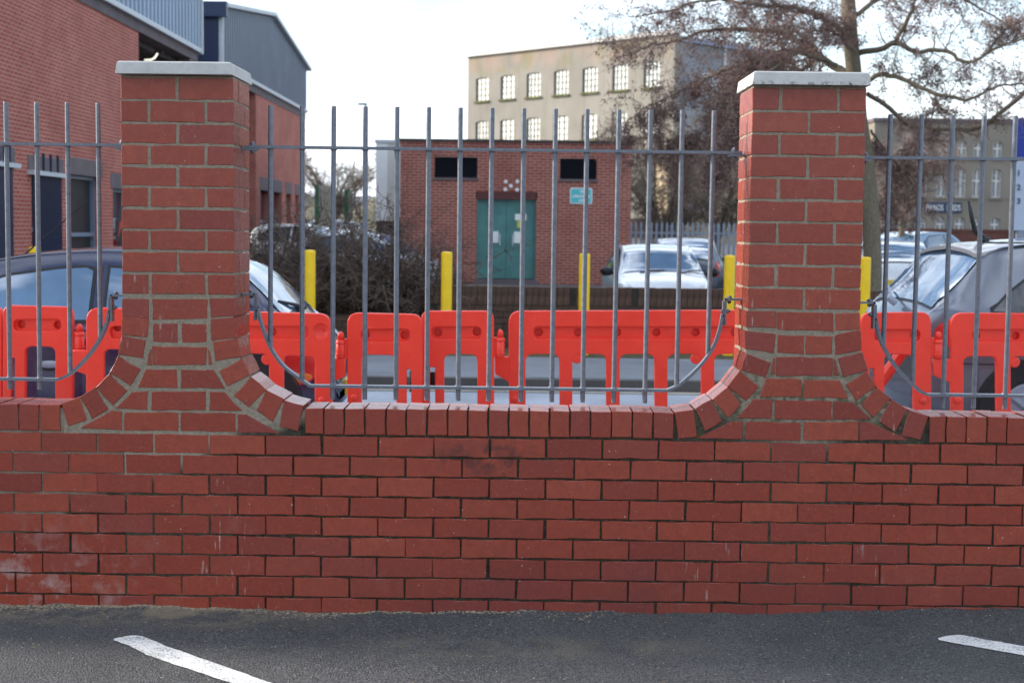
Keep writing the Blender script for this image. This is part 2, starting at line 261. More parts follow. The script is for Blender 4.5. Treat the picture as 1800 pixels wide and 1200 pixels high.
# ------------------------------------------------------------------ helpers: objects and meshes
def setp(o, label=None, cat=None, group=None, kind=None):
    if label: o['label'] = label
    if cat: o['category'] = cat
    if group: o['group'] = group
    if kind: o['kind'] = kind
    return o
def root(name, label, cat, loc=(0, 0, 0), rz=0.0, group=None):
    o = bpy.data.objects.new(name, None); COL.objects.link(o); o.location = loc; o.rotation_euler = (0, 0, rz); o.empty_display_size = .2
    return setp(o, label, cat, group)
def link(name, me, parent=None, loc=(0, 0, 0), rz=0.0, kind=None):
    o = bpy.data.objects.new(name, me); COL.objects.link(o); o.location = loc; o.rotation_euler = (0, 0, rz)
    if parent: o.parent = parent
    if kind: o['kind'] = kind
    return o
class MB:
    def __init__(s): s.v, s.f = [], []
    def add(s, vs_, fs):
        b = len(s.v); s.v += [tuple(map(float, q)) for q in vs_]; s.f += [tuple(b+i for i in f) for f in fs]; return s
    def box(s, x0, x1, y0, y1, z0, z1):
        return s.add([(x0, y0, z0), (x1, y0, z0), (x1, y1, z0), (x0, y1, z0), (x0, y0, z1), (x1, y0, z1), (x1, y1, z1), (x0, y1, z1)],
                     [(0, 3, 2, 1), (4, 5, 6, 7), (0, 1, 5, 4), (1, 2, 6, 5), (2, 3, 7, 6), (3, 0, 4, 7)])
    def prism(s, poly, y0, y1):      # poly in XZ counter-clockwise seen from -Y
        n = len(poly); return s.add([(x, y0, z) for x, z in poly]+[(x, y1, z) for x, z in poly],
            [tuple(range(n)), tuple(range(2*n-1, n-1, -1))]+[(i, i+n, (i+1) % n+n, (i+1) % n) for i in range(n)])
    def tube(s, path, radii, n=8, caps=True):
        path = [np.array(p, float) for p in path]; radii = [radii]*len(path) if isinstance(radii, (int, float)) else radii
        b = len(s.v); ref = np.array([.31, .57, .76])
        for i, p in enumerate(path):
            d = path[min(i+1, len(path)-1)]-path[max(i-1, 0)]; L = np.linalg.norm(d); d = d/L if L > 1e-9 else np.array([0, 0, 1.])
            a = np.cross(d, ref); a /= np.linalg.norm(a)+1e-12; c = np.cross(d, a)
            for k in range(n):
                w = 2*math.pi*k/n; s.v.append(tuple(p+(a*math.cos(w)+c*math.sin(w))*radii[i]))
        for i in range(len(path)-1):
            for k in range(n): s.f.append((b+i*n+k, b+i*n+(k+1) % n, b+(i+1)*n+(k+1) % n, b+(i+1)*n+k))
        if caps:
            s.f.append(tuple(b+k for k in range(n-1, -1, -1))); e_ = b+(len(path)-1)*n; s.f.append(tuple(e_+k for k in range(n)))
        return s
    def strip(s, path, y0, y1, t):   # flat bar following an XZ path
        n = len(path); P = [np.array(p, float) for p in path]; L, R_ = [], []
        for i in range(n):
            d = P[min(i+1, n-1)]-P[max(i-1, 0)]; d /= np.linalg.norm(d); q = np.array([-d[1], d[0]])*t/2; L.append(P[i]+q); R_.append(P[i]-q)
        vs_ = []
        for i in range(n): vs_ += [(L[i][0], y0, L[i][1]), (L[i][0], y1, L[i][1]), (R_[i][0], y1, R_[i][1]), (R_[i][0], y0, R_[i][1])]
        fs = [(0, 1, 2, 3), tuple(4*(n-1)+k for k in (3, 2, 1, 0))]
        for i in range(n-1):
            for k in range(4): fs.append((4*i+k, 4*i+4+k, 4*i+4+(k+1) % 4, 4*i+(k+1) % 4))
        return s.add(vs_, fs)
    def mesh(s, name, mat=None, smooth=False):
        me = bpy.data.meshes.new(name); me.from_pydata(s.v, [], s.f); me.validate()
        bm = bmesh.new(); bm.from_mesh(me); bmesh.ops.recalc_face_normals(bm, faces=bm.faces) if len(bm.faces) < 60000 else None; bm.to_mesh(me); bm.free()
        if mat: me.materials.append(mat)
        if smooth: me.polygons.foreach_set('use_smooth', [True]*len(me.polygons))
        return me
    def obj(s, name, mat, parent=None, loc=(0, 0, 0), rz=0.0, smooth=False, kind=None):
        return link(name, s.mesh(name, mat, smooth), parent, loc, rz, kind)
def box_obj(name, mat, parent, b, bevel=0.0):
    o = MB().box(*b).obj(name, mat, parent)
    if bevel:
        m = o.modifiers.new('bevel', 'BEVEL'); m.width = bevel; m.segments = 2; m.limit_method = 'ANGLE'
    return o
def densify(poly, step):
    out = []
    for i in range(len(poly)):
        a, b = np.array(poly[i], float), np.array(poly[(i+1) % len(poly)], float); n = max(1, int(round(np.linalg.norm(b-a)/step)))
        for k in range(n): out.append(a+(b-a)*k/n)
    return np.array(out)
def ccw(poly):
    p = np.array(poly, float); a = .5*np.sum(p[:, 0]*np.roll(p[:, 1], -1)-np.roll(p[:, 0], -1)*p[:, 1]); return p if a > 0 else p[::-1]
def brick_mesh(poly, depth, jit=.0012, ch=.0021, step=.055, name='brick', back=True):
    """a brick whose face outline is poly (XZ), face at y=0, worn arris, body to y=depth"""
    p = densify(ccw(poly), step); c = p.mean(0); p = p+rng.normal(0, jit, p.shape); n = len(p)
    v = p-c; L = np.linalg.norm(v, axis=1, keepdims=True); q = p-v/L*ch*1.2
    mb = MB(); vs_ = [(a[0], 0.0, a[1]) for a in q]+[(a[0], ch, a[1]) for a in p]
    yb = depth-ch; vs_ += [(a[0], yb, a[1]) for a in p]+[(a[0], depth, a[1]) for a in q]
    fs = [tuple(range(n)), tuple(range(4*n-1, 3*n-1, -1))]
    for r in range(3):
        for i in range(n): j = (i+1) % n; fs.append((r*n+i, (r+1)*n+i, (r+1)*n+j, r*n+j))
    mb.add(vs_, fs); return mb.mesh(name, M['brick'])
def rect(w, h): return [(-w/2, -h/2), (w/2, -h/2), (w/2, h/2), (-w/2, h/2)]
_bc = {}
def brick_at(parent, cx, y, cz, w, h, depth, rz=0.0, name='brick', nvar=5):
    key = (round(w, 3), round(h, 3), round(depth, 3)); lst = _bc.setdefault(key, [])
    if len(lst) < nvar: me = brick_mesh(rect(w, h), depth); lst.append(me)
    else: me = random.choice(lst)
    o = link(name, me, parent, (cx, y+rng.normal(0, .0008), cz), rz+rng.normal(0, .002)); o.rotation_euler[1] = rng.normal(0, .003); return o
def brick_poly(parent, pts, depth, name='brick', y=0.0):
    p = np.array(pts); c = p.mean(0); p = c+(p-c)*(1.065 if name == 'coping_brick' else 1.03); return link(name, brick_mesh([tuple(q-c) for q in p], depth, step=.045, name=name), parent, (c[0], y+rng.normal(0, .0008), c[1]))
def xz(x, y, Y=0.0): p = at(x, y, Y); return (float(p[0]), float(p[2]))
def zpoly(pts, ox, oy, sc): return [xz(ox+a/sc, oy+b/sc) for a, b in pts]

# ------------------------------------------------------------------ ground, road, pavement
def ground_z(x):             # car park rises a little to the right along the wall
    return float(np.interp(x, [-12, -2.2, -.6, .2, 1.0, 2.2, 12], [-.02, .0, -.004, -.004, .014, .042, .10]))
def back_z(Y): return float(np.interp(Y, [0, 11.4, 13, 22, 33, 75, 130, 400, 1500], [0, 0, -.15, -.15, .12, 1.5, 4.0, 10, 14]))
def sheet(name, mat, xs, ys, zf, kind='structure'):
    xs, ys = list(xs), list(ys); v = [(x, y, zf(x, y)) for y in ys for x in xs]; n = len(xs)
    f = [(j*n+i, j*n+i+1, (j+1)*n+i+1, (j+1)*n+i) for j in range(len(ys)-1) for i in range(n-1)]
    mb = MB(); mb.add(v, f); return mb.obj(name, mat, kind=kind, smooth=True)
sheet('ground', M['yard'], [-900, -300, -100, -40, -15, 0, 15, 40, 100, 300, 900], [-400, -60, 0, 11.4, 13, 17, 22, 27, 33, 45, 60, 75, 100, 130, 200, 400, 1500], lambda x, y: back_z(y)-.03)
def cpz(x, y):
    return ground_z(x)+.003*math.sin(x*3.1+1)*math.exp(y*1.5)+.0012*math.sin(x*9+y*14)*math.exp(y*3)+(.009*math.exp(y*13)*(1+.6*math.sin(x*4.1+1.3)+.35*math.sin(x*17.3+2*math.sin(x*3.1))+.25*math.sin(x*41+math.sin(x*13))) if y > -.4 else 0)
sheet('car_park', M['asphalt'], np.concatenate([[-14, -9, -6, -4], np.linspace(-3, 3, 241), [4, 6, 9, 14]]), np.concatenate([[-14, -10, -6, -4, -3], np.linspace(-2, -.42, 30), np.linspace(-.4, .01, 30)]), cpz)
sheet('road', M['road'], np.linspace(-60, 60, 25), np.linspace(.1, 7.82, 12), lambda x, y: .0)
sheet('gutter_channel', M['channel'], np.linspace(-60, 60, 25), [7.80, 7.97], lambda x, y: .006)
mb = MB()
for i in range(-30, 31): mb.box(i*.915+.003, i*.915+.912, 7.97, 8.10, -.05, .112+rng.normal(0, .002))
setp(mb.obj('kerb', M['kerb']), kind='structure')
sheet('pavement', M['path'], np.linspace(-60, 60, 25), np.linspace(8.1, 10.35, 4), lambda x, y: .112)
sheet('verge', M['verge'], np.linspace(-60, 60, 161), np.linspace(10.35, 11.5, 8), lambda x, y: .112+.02*math.sin(x*5)*math.sin(y*9+x))
setp(MB().box(-14, -1.75, 11.62, 15.5, -.2, .40).obj('planting_bed', M['soil']), kind='structure')
# white bay lines on the car park
def bay_line(label, left, right):
    L = [on_ground(*q) for q in left]; R_ = [on_ground(*q) for q in right]
    def res(P, n):
        P = np.array(P); s = np.concatenate([[0], np.cumsum(np.linalg.norm(np.diff(P, axis=0), axis=1))]); t = np.linspace(0, s[-1], n)
        return np.stack([np.interp(t, s, P[:, k]) for k in range(3)], 1)
    n = 60; A, B = res(L, n), res(R_, n); rows = 7; v, f = [], []
    for i in range(n):
        for k in range(rows):
            p = A[i]+(B[i]-A[i])*k/(rows-1)
            if k in (0, rows-1): p = p+np.append(rng.normal(0, .0016, 2), 0)
            v.append((p[0], p[1], cpz(p[0], p[1])+.004))
    for i in range(n-1):
        for k in range(rows-1): f.append((i*rows+k, i*rows+k+1, (i+1)*rows+k+1, (i+1)*rows+k))
    return setp(MB().add(v, f).obj('bay_line', M['line']), label, 'road marking', 'white parking bay lines')
bay_line('worn white bay line on the asphalt below the left brick pier', [(200, 1123), (222, 1118), (247, 1117), (268, 1125), (294, 1136), (316, 1143), (480, 1200), (820, 1313)], [(200, 1125), (225, 1134), (262, 1152), (310, 1168), (360, 1184), (415, 1202), (720, 1313)])
bay_line('worn white bay line on the asphalt at the lower right corner', [(1648, 1135), (1665, 1131), (1688, 1130), (1730, 1139), (1800, 1153), (2150, 1228)], [(1650, 1138), (1662, 1141), (1720, 1153), (1800, 1169), (2080, 1228)])

# ------------------------------------------------------------------ boundary wall with two piers
wall = root('boundary_wall', 'red brick boundary wall with swept coping and two tall piers', 'wall')
JZ = [.703, .622, .542, .4615, .381, .3005, .22, .137, .054, -.035]
PX = .2216; X0 = -1.993; XL, XR = -2.22, 2.28
body = MB()
body.box(-4.6, 4.6, .009, .206, -.2, .7985)
PL, PR = (-1.5565, -1.1175), (.8905, 1.3305)
for a, b in (PL, PR): body.box(a+.003, b-.003, .0024, .3245, -.2, 2.098)
wb = body.obj('mortar', M['mortar'], wall)
J = .0072
for r in range(9):
    off = 0 if r % 2 else .5; zt, zb = JZ[r], JZ[r+1]; h = zt-zb-J
    k = -2
    while True:
        xc = X0+PX*(k+off)+PX/2; k += 1
        if xc > XR+.1: break
        if xc < XL-.1: continue
        brick_at(wb, xc+rng.normal(0, .0012), 0, (zt+zb)/2+rng.normal(0, .0009), PX-J+rng.normal(0, .0004), h, .1, nvar=9)
# the wall runs on beyond the picture: those bricks as one piece
ext = MB()
for r in range(9):
    off = 0 if r % 2 else .5; zt, zb = JZ[r], JZ[r+1]
    for k in range(-14, 34):
        xc = X0+PX*(k+off)+PX/2
        if (xc < XL-.1 or xc > XR+.1) and abs(xc) < 4.5: ext.box(xc-PX/2+J/2, xc+PX/2-J/2, 0, .1, zb+J/2, zt-J/2)
    for k in range(-12, 32): # back face
        xc = X0+PX*(k+off)+PX/2; ext.box(xc-PX/2+J/2, xc+PX/2-J/2, .114, .215, zb+J/2, zt-J/2)
CJ = [None]
def cop(pa, pb, zt=.8115, zb=.709, name='coping_brick'):
    x0, x1 = at(pa, 744)[0]+J*.42, at(pb, 744)[0]-J*.42
    brick_at(wb, (x0+x1)/2, 0, (zt+zb)/2+rng.normal(0, .0012), round(x1-x0, 3), zt-zb, .215, name=name, nvar=2)
mid = [535, 569.5, 605, 641, 678, 714.3, 750.7, 786.8, 822, 858, 894, 930, 966, 1002, 1038, 1075, 1111.7, 1148.5, 1186]
for a, b in zip(mid, mid[1:]): cop(a, b)
lft = [106.5, 69.5, 33.2, -3, -40]
for a, b in zip(lft, lft[1:]): cop(b, a)
rgt = [1633, 1663.5, 1699.5, 1735.5, 1771, 1807, 1843]
for a, b in zip(rgt, rgt[1:]): cop(a, b)
for k in range(34):
    for x in (at(-40, 744)[0]-.041-k*.0815, at(1843, 744)[0]+.041+k*.0815):
        if abs(x) < 4.5: ext.box(x-.0355, x+.0355, 0, .215, .709, .8115)
ext.obj('outer_bricks', M['brick'], wall, kind='stuff')
# pier shafts
ZA = [2.095, 2.0036, 1.9173, 1.834, 1.7516, 1.6702, 1.5874, 1.5045, 1.421, 1.3348, 1.249]
zr0, zr1 = at(1420, 197)[2], at(1420, 544.5)[2]
ZB = [2.083]+[zr0+(zr1-zr0)*i/9 for i in range(10)]
def shaft(edges, Z, parity, low):
    a, b = edges; D = .327; bd = .1025
    for i in range(len(Z)-1):
        zt, zb = Z[i], Z[i+1]; zc = (zt+zb)/2; h = zt-zb-.0098; zc += rng.normal(0, .0007); JV = .0125
        W = (b-a-JV)/2; Wm = b-a-2*(bd+JV)
        if (i+parity) % 2 == 0:          # two stretchers on the face, long bricks on the returns
            brick_at(wb, a+W/2, 0, zc, W, h, bd); brick_at(wb, b-W/2, 0, zc, W, h, bd)
            ym = (bd+J+D)/2; w2 = D-bd-J
            brick_at(wb, b, ym, zc, w2, h, bd, rz=math.pi/2); brick_at(wb, a, ym, zc, w2, h, bd, rz=-math.pi/2)
        else:                            # header, stretcher, header
            brick_at(wb, a+bd/2, 0, zc, bd, h, .215); brick_at(wb, b-bd/2, 0, zc, bd, h, .215); brick_at(wb, (a+b)/2, 0, zc, Wm, h, bd)
            ym = (.215+J+D)/2; w2 = D-.215-J
            brick_at(wb, b, ym, zc, w2, h, .18, rz=math.pi/2); brick_at(wb, a, ym, zc, w2, h, .18, rz=-math.pi/2)
    # rear returns of the lower courses, behind the swept shoulders
    z = Z[-1]; i = len(Z)-1
    while z > .82:
        zb = z-.083; zc = (z+zb)/2; h = .083-J; long = (i+parity) % 2 == 0; y0 = .113 if long else .2255; w2 = D-y0
        if long: y0 = .2255; w2 = D-y0
        brick_at(wb, b, y0+w2/2, zc, w2, h, .15, rz=math.pi/2); brick_at(wb, a, y0+w2/2, zc, w2, h, .15, rz=-math.pi/2)
        z = zb; i += 1
    bk = MB(); z = Z[0]; i = 0
    while z > .12:
        zb = z-.083; o_ = 0 if i % 2 else .11; W = (b-a-J)/2
        if o_ == 0: bk.box(a+.012, a+W, D-.05, D, zb+J, z); bk.box(a+W+J, b-.012, D-.05, D, zb+J, z)
        else: bk.box(a+.012, a+.1, D-.05, D, zb+J, z); bk.box(a+.11, b-.11, D-.05, D, zb+J, z); bk.box(b-.1, b-.012, D-.05, D, zb+J, z)
        z = zb; i += 1
    bk.obj('rear_bricks', M['brick'], wall, kind='stuff')
shaft(PL, ZA, 0, None); shaft(PR, ZB, 1, None)
# cut and radial bricks of the swept shoulders: surveyed outlines on the wall face
def group_polys(lst, ox, oy, sc, depth, name='brick'):
    for i, p in enumerate(lst): brick_poly(wb, zpoly(p, ox, oy, sc), .215 if i in (0, 2) else depth, name)
L4 = [  # left pier, central pieces
 [(647, 375), (781, 378), (778, 480), (645, 465)], [(805, 375), (1090, 380), (1088, 480), (808, 484)], [(1107, 378), (1241, 373), (1243, 463), (1112, 474)],
 [(808, 507), (935, 507), (935, 602), (808, 602)], [(959, 508), (1088, 512), (1088, 605), (959, 605)], [(808, 630), (1088, 630), (1085, 722), (808, 722)],
 [(784, 668), (796, 640), (798, 722), (777, 722)], [(1098, 640), (1108, 660), (1118, 722), (1098, 722)],
 [(770, 750), (931, 750), (931, 845), (733, 840)], [(958, 752), (1125, 752), (1180, 845), (956, 845)],
 [(700, 865), (776, 865), (776, 958), (612, 950)], [(803, 865), (1080, 865), (1080, 960), (803, 960)], [(1107, 868), (1185, 868), (1275, 965), (1107, 962)],
 [(585, 965), (641, 972), (641, 1065), (430, 1055)], [(660, 975), (936, 975), (936, 1070), (658, 1068)], [(959, 975), (1236, 980), (1236, 1075), (957, 1070)], [(1257, 985), (1300, 985), (1465, 1080), (1255, 1078)]]
group_polys(L4, 0, 400, 3.0, .1)
R6 = [[(145, 474), (297, 480), (295, 560), (144, 556)], [(309, 482), (581, 487), (581, 575), (307, 568)], [(597, 490), (718, 485), (718, 570), (597, 573)],
 [(309, 598), (436, 600), (436, 690), (309, 685)], [(449, 602), (579, 602), (576, 690), (449, 690)], [(303, 708), (579, 712), (576, 800), (303, 800)], [(288, 712), (294, 712), (292, 790), (272, 790)], [(589, 715), (597, 730), (612, 795), (589, 795)],
 [(250, 815), (421, 820), (421, 905), (218, 905)], [(443, 822), (615, 825), (660, 912), (441, 910)],
 [(185, 920), (276, 922), (276, 1015), (105, 1010)], [(296, 925), (571, 930), (571, 1020), (295, 1015)], [(584, 932), (680, 935), (768, 1018), (582, 1020)],
 [(73, 1032), (131, 1032), (127, 1118), (-100, 1115)], [(148, 1035), (416, 1035), (416, 1125), (147, 1120)], [(439, 1035), (708, 1035), (708, 1122), (438, 1122)], [(721, 1035), (770, 1035), (965, 1122), (720, 1124)]]
group_polys(R6, 1260, 380, 2.857, .1)
SA = [[(1085, 85), (1300, 108), (1285, 258), (1070, 238)], [(1068, 258), (1275, 290), (1255, 440), (1045, 408)], [(1040, 432), (1225, 545), (1145, 680), (968, 572)],
 [(958, 592), (1105, 728), (990, 855), (850, 700)], [(840, 708), (945, 895), (812, 975), (708, 788)], [(695, 795), (760, 990), (600, 1040), (545, 850)]]
SB = [[(158, 110), (372, 92), (385, 260), (165, 290)], [(180, 310), (386, 275), (415, 430), (200, 465)], [(235, 560), (427, 460), (497, 590), (300, 690)],
 [(365, 775), (507, 618), (627, 722), (490, 870)], [(560, 905), (643, 735), (787, 810), (695, 1000)], [(765, 1040), (803, 826), (960, 866), (908, 1080)]]
SC = [[(955, 212), (1210, 240), (1195, 395), (957, 362)], [(960, 405), (1170, 490), (1120, 615), (918, 548)], [(905, 562), (1065, 705), (960, 815), (805, 695)],
 [(795, 708), (905, 850), (800, 965), (666, 810)], [(650, 818), (740, 995), (600, 1080), (512, 893)], [(490, 905), (520, 1130), (370, 1150), (338, 925)]]
SD = [[(245, 150), (455, 110), (470, 275), (260, 310)], [(275, 350), (475, 300), (522, 450), (315, 505)], [(345, 580), (522, 470), (597, 590), (430, 710)],
 [(470, 755), (607, 608), (720, 703), (580, 860)], [(635, 900), (738, 718), (868, 798), (770, 985)], [(835, 1020), (900, 808), (1053, 853), (985, 1060)]]
def sweep(lst, ox, oy, side, xin, xstraight):
    polys = [zpoly(p, ox, oy, 5.0) for p in lst]
    for p in polys: brick_poly(wb, p, .215, 'coping_brick')
    # inner (visible) edge of each radial brick: the two corners farthest from the pier foot
    foot = np.array([xin, .70]); chain = []
    for p in polys:
        q = ccw(p); sides = [(np.linalg.norm((q[i]+q[(i+1) % 4])/2-foot), i) for i in range(4)]
        # the face edge is the one whose outward normal points to the open bay
        best = max(range(4), key=lambda i: (lambda m: (m[0]-q.mean(0)[0])*side+(m[1]-q.mean(0)[1]))((q[i]+q[(i+1) % 4])/2))
        a, b = q[best], q[(best+1) % 4]; a, b = (a, b) if a[1] > b[1] else (b, a); chain += [a, b]
    cen = np.array([xin+side*.02, .72])
    ch = [c+(cen-c)/np.linalg.norm(cen-c)*.007 for c in chain]
    pts = [np.array([xin, ch[0][1]+.02])]+[np.array([ch[0][0]-side*.012, ch[0][1]+.02])]+[np.array([ch[0][0]-side*.006, ch[0][1]-.004])]+ch[1:]+[np.array([ch[-1][0], .70]), np.array([xin, .70])]
    MB().prism([tuple(p) for p in ccw(pts)], .0031, .209).obj('shoulder_mortar', M['mortar'], wall)
sweep(SA, 0, 540, -1, PL[0]+.12, None); sweep(SB, 340, 540, 1, PL[1]-.12, None); sweep(SC, 1120, 540, -1, PR[0]+.12, None); sweep(SD, 1420, 560, 1, PR[1]-.12, None)
# stone caps
def cap(fl, fr, z0, z1, y0, y1, tw, label):
    mb = MB(); c = .010; x0, x1 = fl, fr
    lv = [(0, z0, 0), (0, z1-.006, .005), (0, z1, .011)]; v = []
    for _, z, i in lv: v += [(x0+i, y0+i, z), (x1-i, y0+i, z), (x1-i, y1-i, z), (x0+i, y1-i, z)]
    f = [(3, 2, 1, 0), (8, 9, 10, 11)]+[(r*4+k, r*4+(k+1) % 4, r*4+4+(k+1) % 4, r*4+4+k) for r in range(2) for k in range(4)]
    cx, cy = (x0+x1)/2, (y0+y1)/2; v = [(a-cx, b-cy, z) for a, b, z in v]
    o = mb.add(v, f).obj('pier_cap', M['stone'], wall, (cx, cy, 0), tw)
    o['label'] = label; m = o.modifiers.new('bevel', 'BEVEL'); m.width = .0016; m.segments = 2
    return o
cap(at(203, 130, -.042)[0], at(408.5, 131, -.042)[0], 2.101, 2.150, -.042, .362, rad(-.6), 'pale cast stone slab capping the left pier')
cap(at(1322.5, 150, -.042)[0], at(1531, 153, -.042)[0], 2.089, 2.140, -.042, .362, rad(.2), 'pale cast stone slab capping the right pier')

# ------------------------------------------------------------------ steel railing panels
YR = .165
def smooth_path(pts, n=24):
    p = np.array(pts, float); s = np.concatenate([[0], np.cumsum(np.linalg.norm(np.diff(p, axis=0), axis=1))])
    k = len(p); t = np.linspace(0, s[-1], n); out = []
    for q in t:
        i = min(max(np.searchsorted(s, q)-1, 0), k-2); u = (q-s[i])/(s[i+1]-s[i]); p0, p1, p2, p3 = p[max(i-1, 0)], p[i], p[i+1], p[min(i+2, k-1)]
        out.append(.5*((2*p1)+(-p0+p2)*u+(2*p0-5*p1+4*p2-p3)*u*u+(-p0+3*p1-3*p2+p3)*u**3))
    return out
def bolt(mb, c, axis, r=.011, h=.012):
    d = np.array(axis, float); mb.tube([np.array(c), np.array(c)+d*h*.6], r, 6); mb.tube([np.array(c)+d*h*.6, np.array(c)+d*h], [r*.75, r*.4], 8)
def railing(label, bars, ztop, zbot, rail_z, low_z, xa, xb, ends, topends):
    o = root('railing_panel', label, 'railing', ((xa+xb)/2, YR, 0), group='steel railing panels between the piers'); ox = (xa+xb)/2
    curves = []
    for e_ in ends: curves.append([np.array(xz(a, b, YR)) for a, b in e_])
    for i, x in enumerate(bars):
        zb = zbot
        for c in curves:
            cx = sorted([(q[0], q[1]) for q in c]); xs = [q[0] for q in cx]; zs = [q[1] for q in cx]
            if xs[0] <= x <= xs[-1]: zb = float(np.interp(x, xs, zs))
        lean = rng.normal(0, .0015)
        MB().tube([(x-ox-lean, 0, zb), (x-ox, 0, ztop-.002), (x-ox, 0, ztop)], [.0098, .0098, .0088], 12).obj('bar', M['steel'], o, smooth=False)
    mb = MB(); mb.box(xa-ox, xb-ox, -.02, .02, rail_z-.0055, rail_z+.0055)
    for x in bars: mb.tube([(x-ox, 0, rail_z-.010), (x-ox, 0, rail_z-.0056)], [.0125, .0135], 10)
    mb.obj('top_rail', M['steel'], o)
    lo = sorted([c[0][0] for c in curves]); x0 = xa if len(curves) == 1 and curves[0][0][0] > ox else (lo[0] if curves else xa); x1 = xb if len(curves) == 1 and curves[0][0][0] < ox else lo[-1]
    mb = MB(); mb.box(x0-ox, x1-ox, -.02, .02, low_z-.0055, low_z+.0055)
    for x in bars: 
        if x0 < x < x1: mb.tube([(x-ox, 0, low_z+.0056), (x-ox, 0, low_z+.010)], [.0135, .0125], 10)
    mb.obj('bottom_rail', M['steel'], o)
    for c in curves:
        c = [np.array([c[0][0], low_z])]+c[1:]; MB().strip([(q[0]-ox, q[1]) for q in smooth_path(c, 26)], -.02, .02, .0105).obj('curved_rail_end', M['steel'], o)
        side = 1 if c[-1][0] > c[0][0] else -1; px = PL if abs(c[-1][0]+1.34) < .5 else PR
        wallx = (px[0] if side > 0 else px[1])-ox; tx = c[-1][0]-ox; tz = c[-1][1]; b = MB()
        zt = tz+.062
        b.box(min(tx+side*.008, wallx), max(tx+side*.008, wallx), -.02, .02, zt-.006, zt+.002)
        b.box(min(tx+side*.0055, tx+side*.0135), max(tx+side*.0055, tx+side*.0135), -.02, .02, tz-.045, zt+.002)
        b.box(min(tx, tx+side*.005), max(tx, tx+side*.005), -.02, .02, tz-.012, tz+.052)
        bolt(b, (tx+side*.026, 0, zt+.002), (0, 0, 1)); bolt(b, (tx+side*.026, 0, zt-.008), (0, 0, -1), .009, .012); bolt(b, (tx+side*.0135, 0, tz+.012), (side, 0, 0), .009, .018); bolt(b, (tx, 0, tz+.012), (-side, 0, 0), .009, .008)
        b.box(min(wallx, wallx+side*.03), max(wallx, wallx+side*.03), -.006, .006, zt-.010, zt+.001)
        b.obj('bracket', M['steel'], o)
    for (wx, s_) in topends:
        b = MB(); wl_ = wx-ox; b.box(min(wl_, wl_+s_*.065), max(wl_, wl_+s_*.065), -.021, .021, rail_z-.0150, rail_z-.0066); bolt(b, (wl_+s_*.042, 0, rail_z+.0055), (0, 0, 1), .011, .016); bolt(b, (wl_+s_*.042, 0, rail_z-.015), (0, 0, -1), .010, .012)
        b.obj('bracket', M['steel'], o)
    return o
ztp = at(900, 190.5, YR)[2]
bc = [-1.003+.1263*i for i in range(15)]
railing('grey steel railing panel hung between the two brick piers', bc, ztp, .829, 1.838, .882, PL[1]+.012, PR[0]-.012,
    [[(546, 676), (533, 669), (521, 660), (498, 642), (478, 614), (464, 582), (456, 556), (453, 543)], [(1172, 686), (1184, 681), (1196, 674), (1220, 653), (1242, 628), (1258, 600), (1267, 570), (1270, 552)]], [(PL[1], 1), (PR[0], -1)])
bl = [-1.692-.1228*i for i in range(16)]
railing('grey steel railing panel left of the left brick pier', bl, ztp, .853, 1.838, .894, -3.75, PL[0]-.012, [[(102, 666), (116, 661), (130, 652), (160, 620), (180, 588), (190, 562), (193, 545)]], [(PL[0], -1)])
br = [1.467+.1243*i for i in range(18)]
railing('grey steel railing panel right of the right brick pier', br, ztp-.006, .824, 1.826, .879, PR[1]+.012, 3.75, [[(1630, 695), (1620, 689), (1610, 681), (1580, 651), (1560, 622), (1548, 598), (1541, 574), (1539, 558)]], [(PR[1], 1)])

# ------------------------------------------------------------------ red plastic barriers
def rounded(poly, n=5):
    """poly: (x, z, r) corners"""
    out = []; N = len(poly)
    for i in range(N):
        p = np.array(poly[i][:2], float); r = poly[i][2] if len(poly[i]) > 2 else 0; a = np.array(poly[i-1][:2], float); b = np.array(poly[(i+1) % N][:2], float)
        if r <= 0: out.append(tuple(p)); continue
        u = (a-p)/np.linalg.norm(a-p); v = (b-p)/np.linalg.norm(b-p); ang = math.acos(max(-1, min(1, u@v))); d = min(r/math.tan(ang/2), .48*np.linalg.norm(a-p), .48*np.linalg.norm(b-p))
        P0, P1 = p+u*d, p+v*d
        for k in range(n+1):
            t = k/n; out.append(tuple((1-t)**2*P0+2*t*(1-t)*p+t*t*P1))
    return out
def plate(loops, half, bev):
    cu = bpy.data.curves.new('plate', 'CURVE'); cu.dimensions = '2D'; cu.fill_mode = 'BOTH'; cu.extrude = half; cu.bevel_depth = bev; cu.bevel_resolution = 2
    for lp in loops:
        s = cu.splines.new('POLY'); s.points.add(len(lp)-1); s.use_cyclic_u = True
        for q, p in zip(s.points, lp): q.co = (p[0], p[1], 0, 1)
    ob = bpy.data.objects.new('plate', cu); COL.objects.link(ob); dg = bpy.context.evaluated_depsgraph_get(); dg.update()
    me = bpy.data.meshes.new_from_object(ob.evaluated_get(dg)); bpy.data.objects.remove(ob); bpy.data.curves.remove(cu)
    me.transform(Matrix(((1, 0, 0, 0), (0, 0, -1, 0), (0, 1, 0, 0), (0, 0, 0, 1)))); return me
def disc(cx, cz, r, n=16): return [(cx+r*math.cos(2*math.pi*k/n), cz+r*math.sin(2*math.pi*k/n)) for k in range(n)]
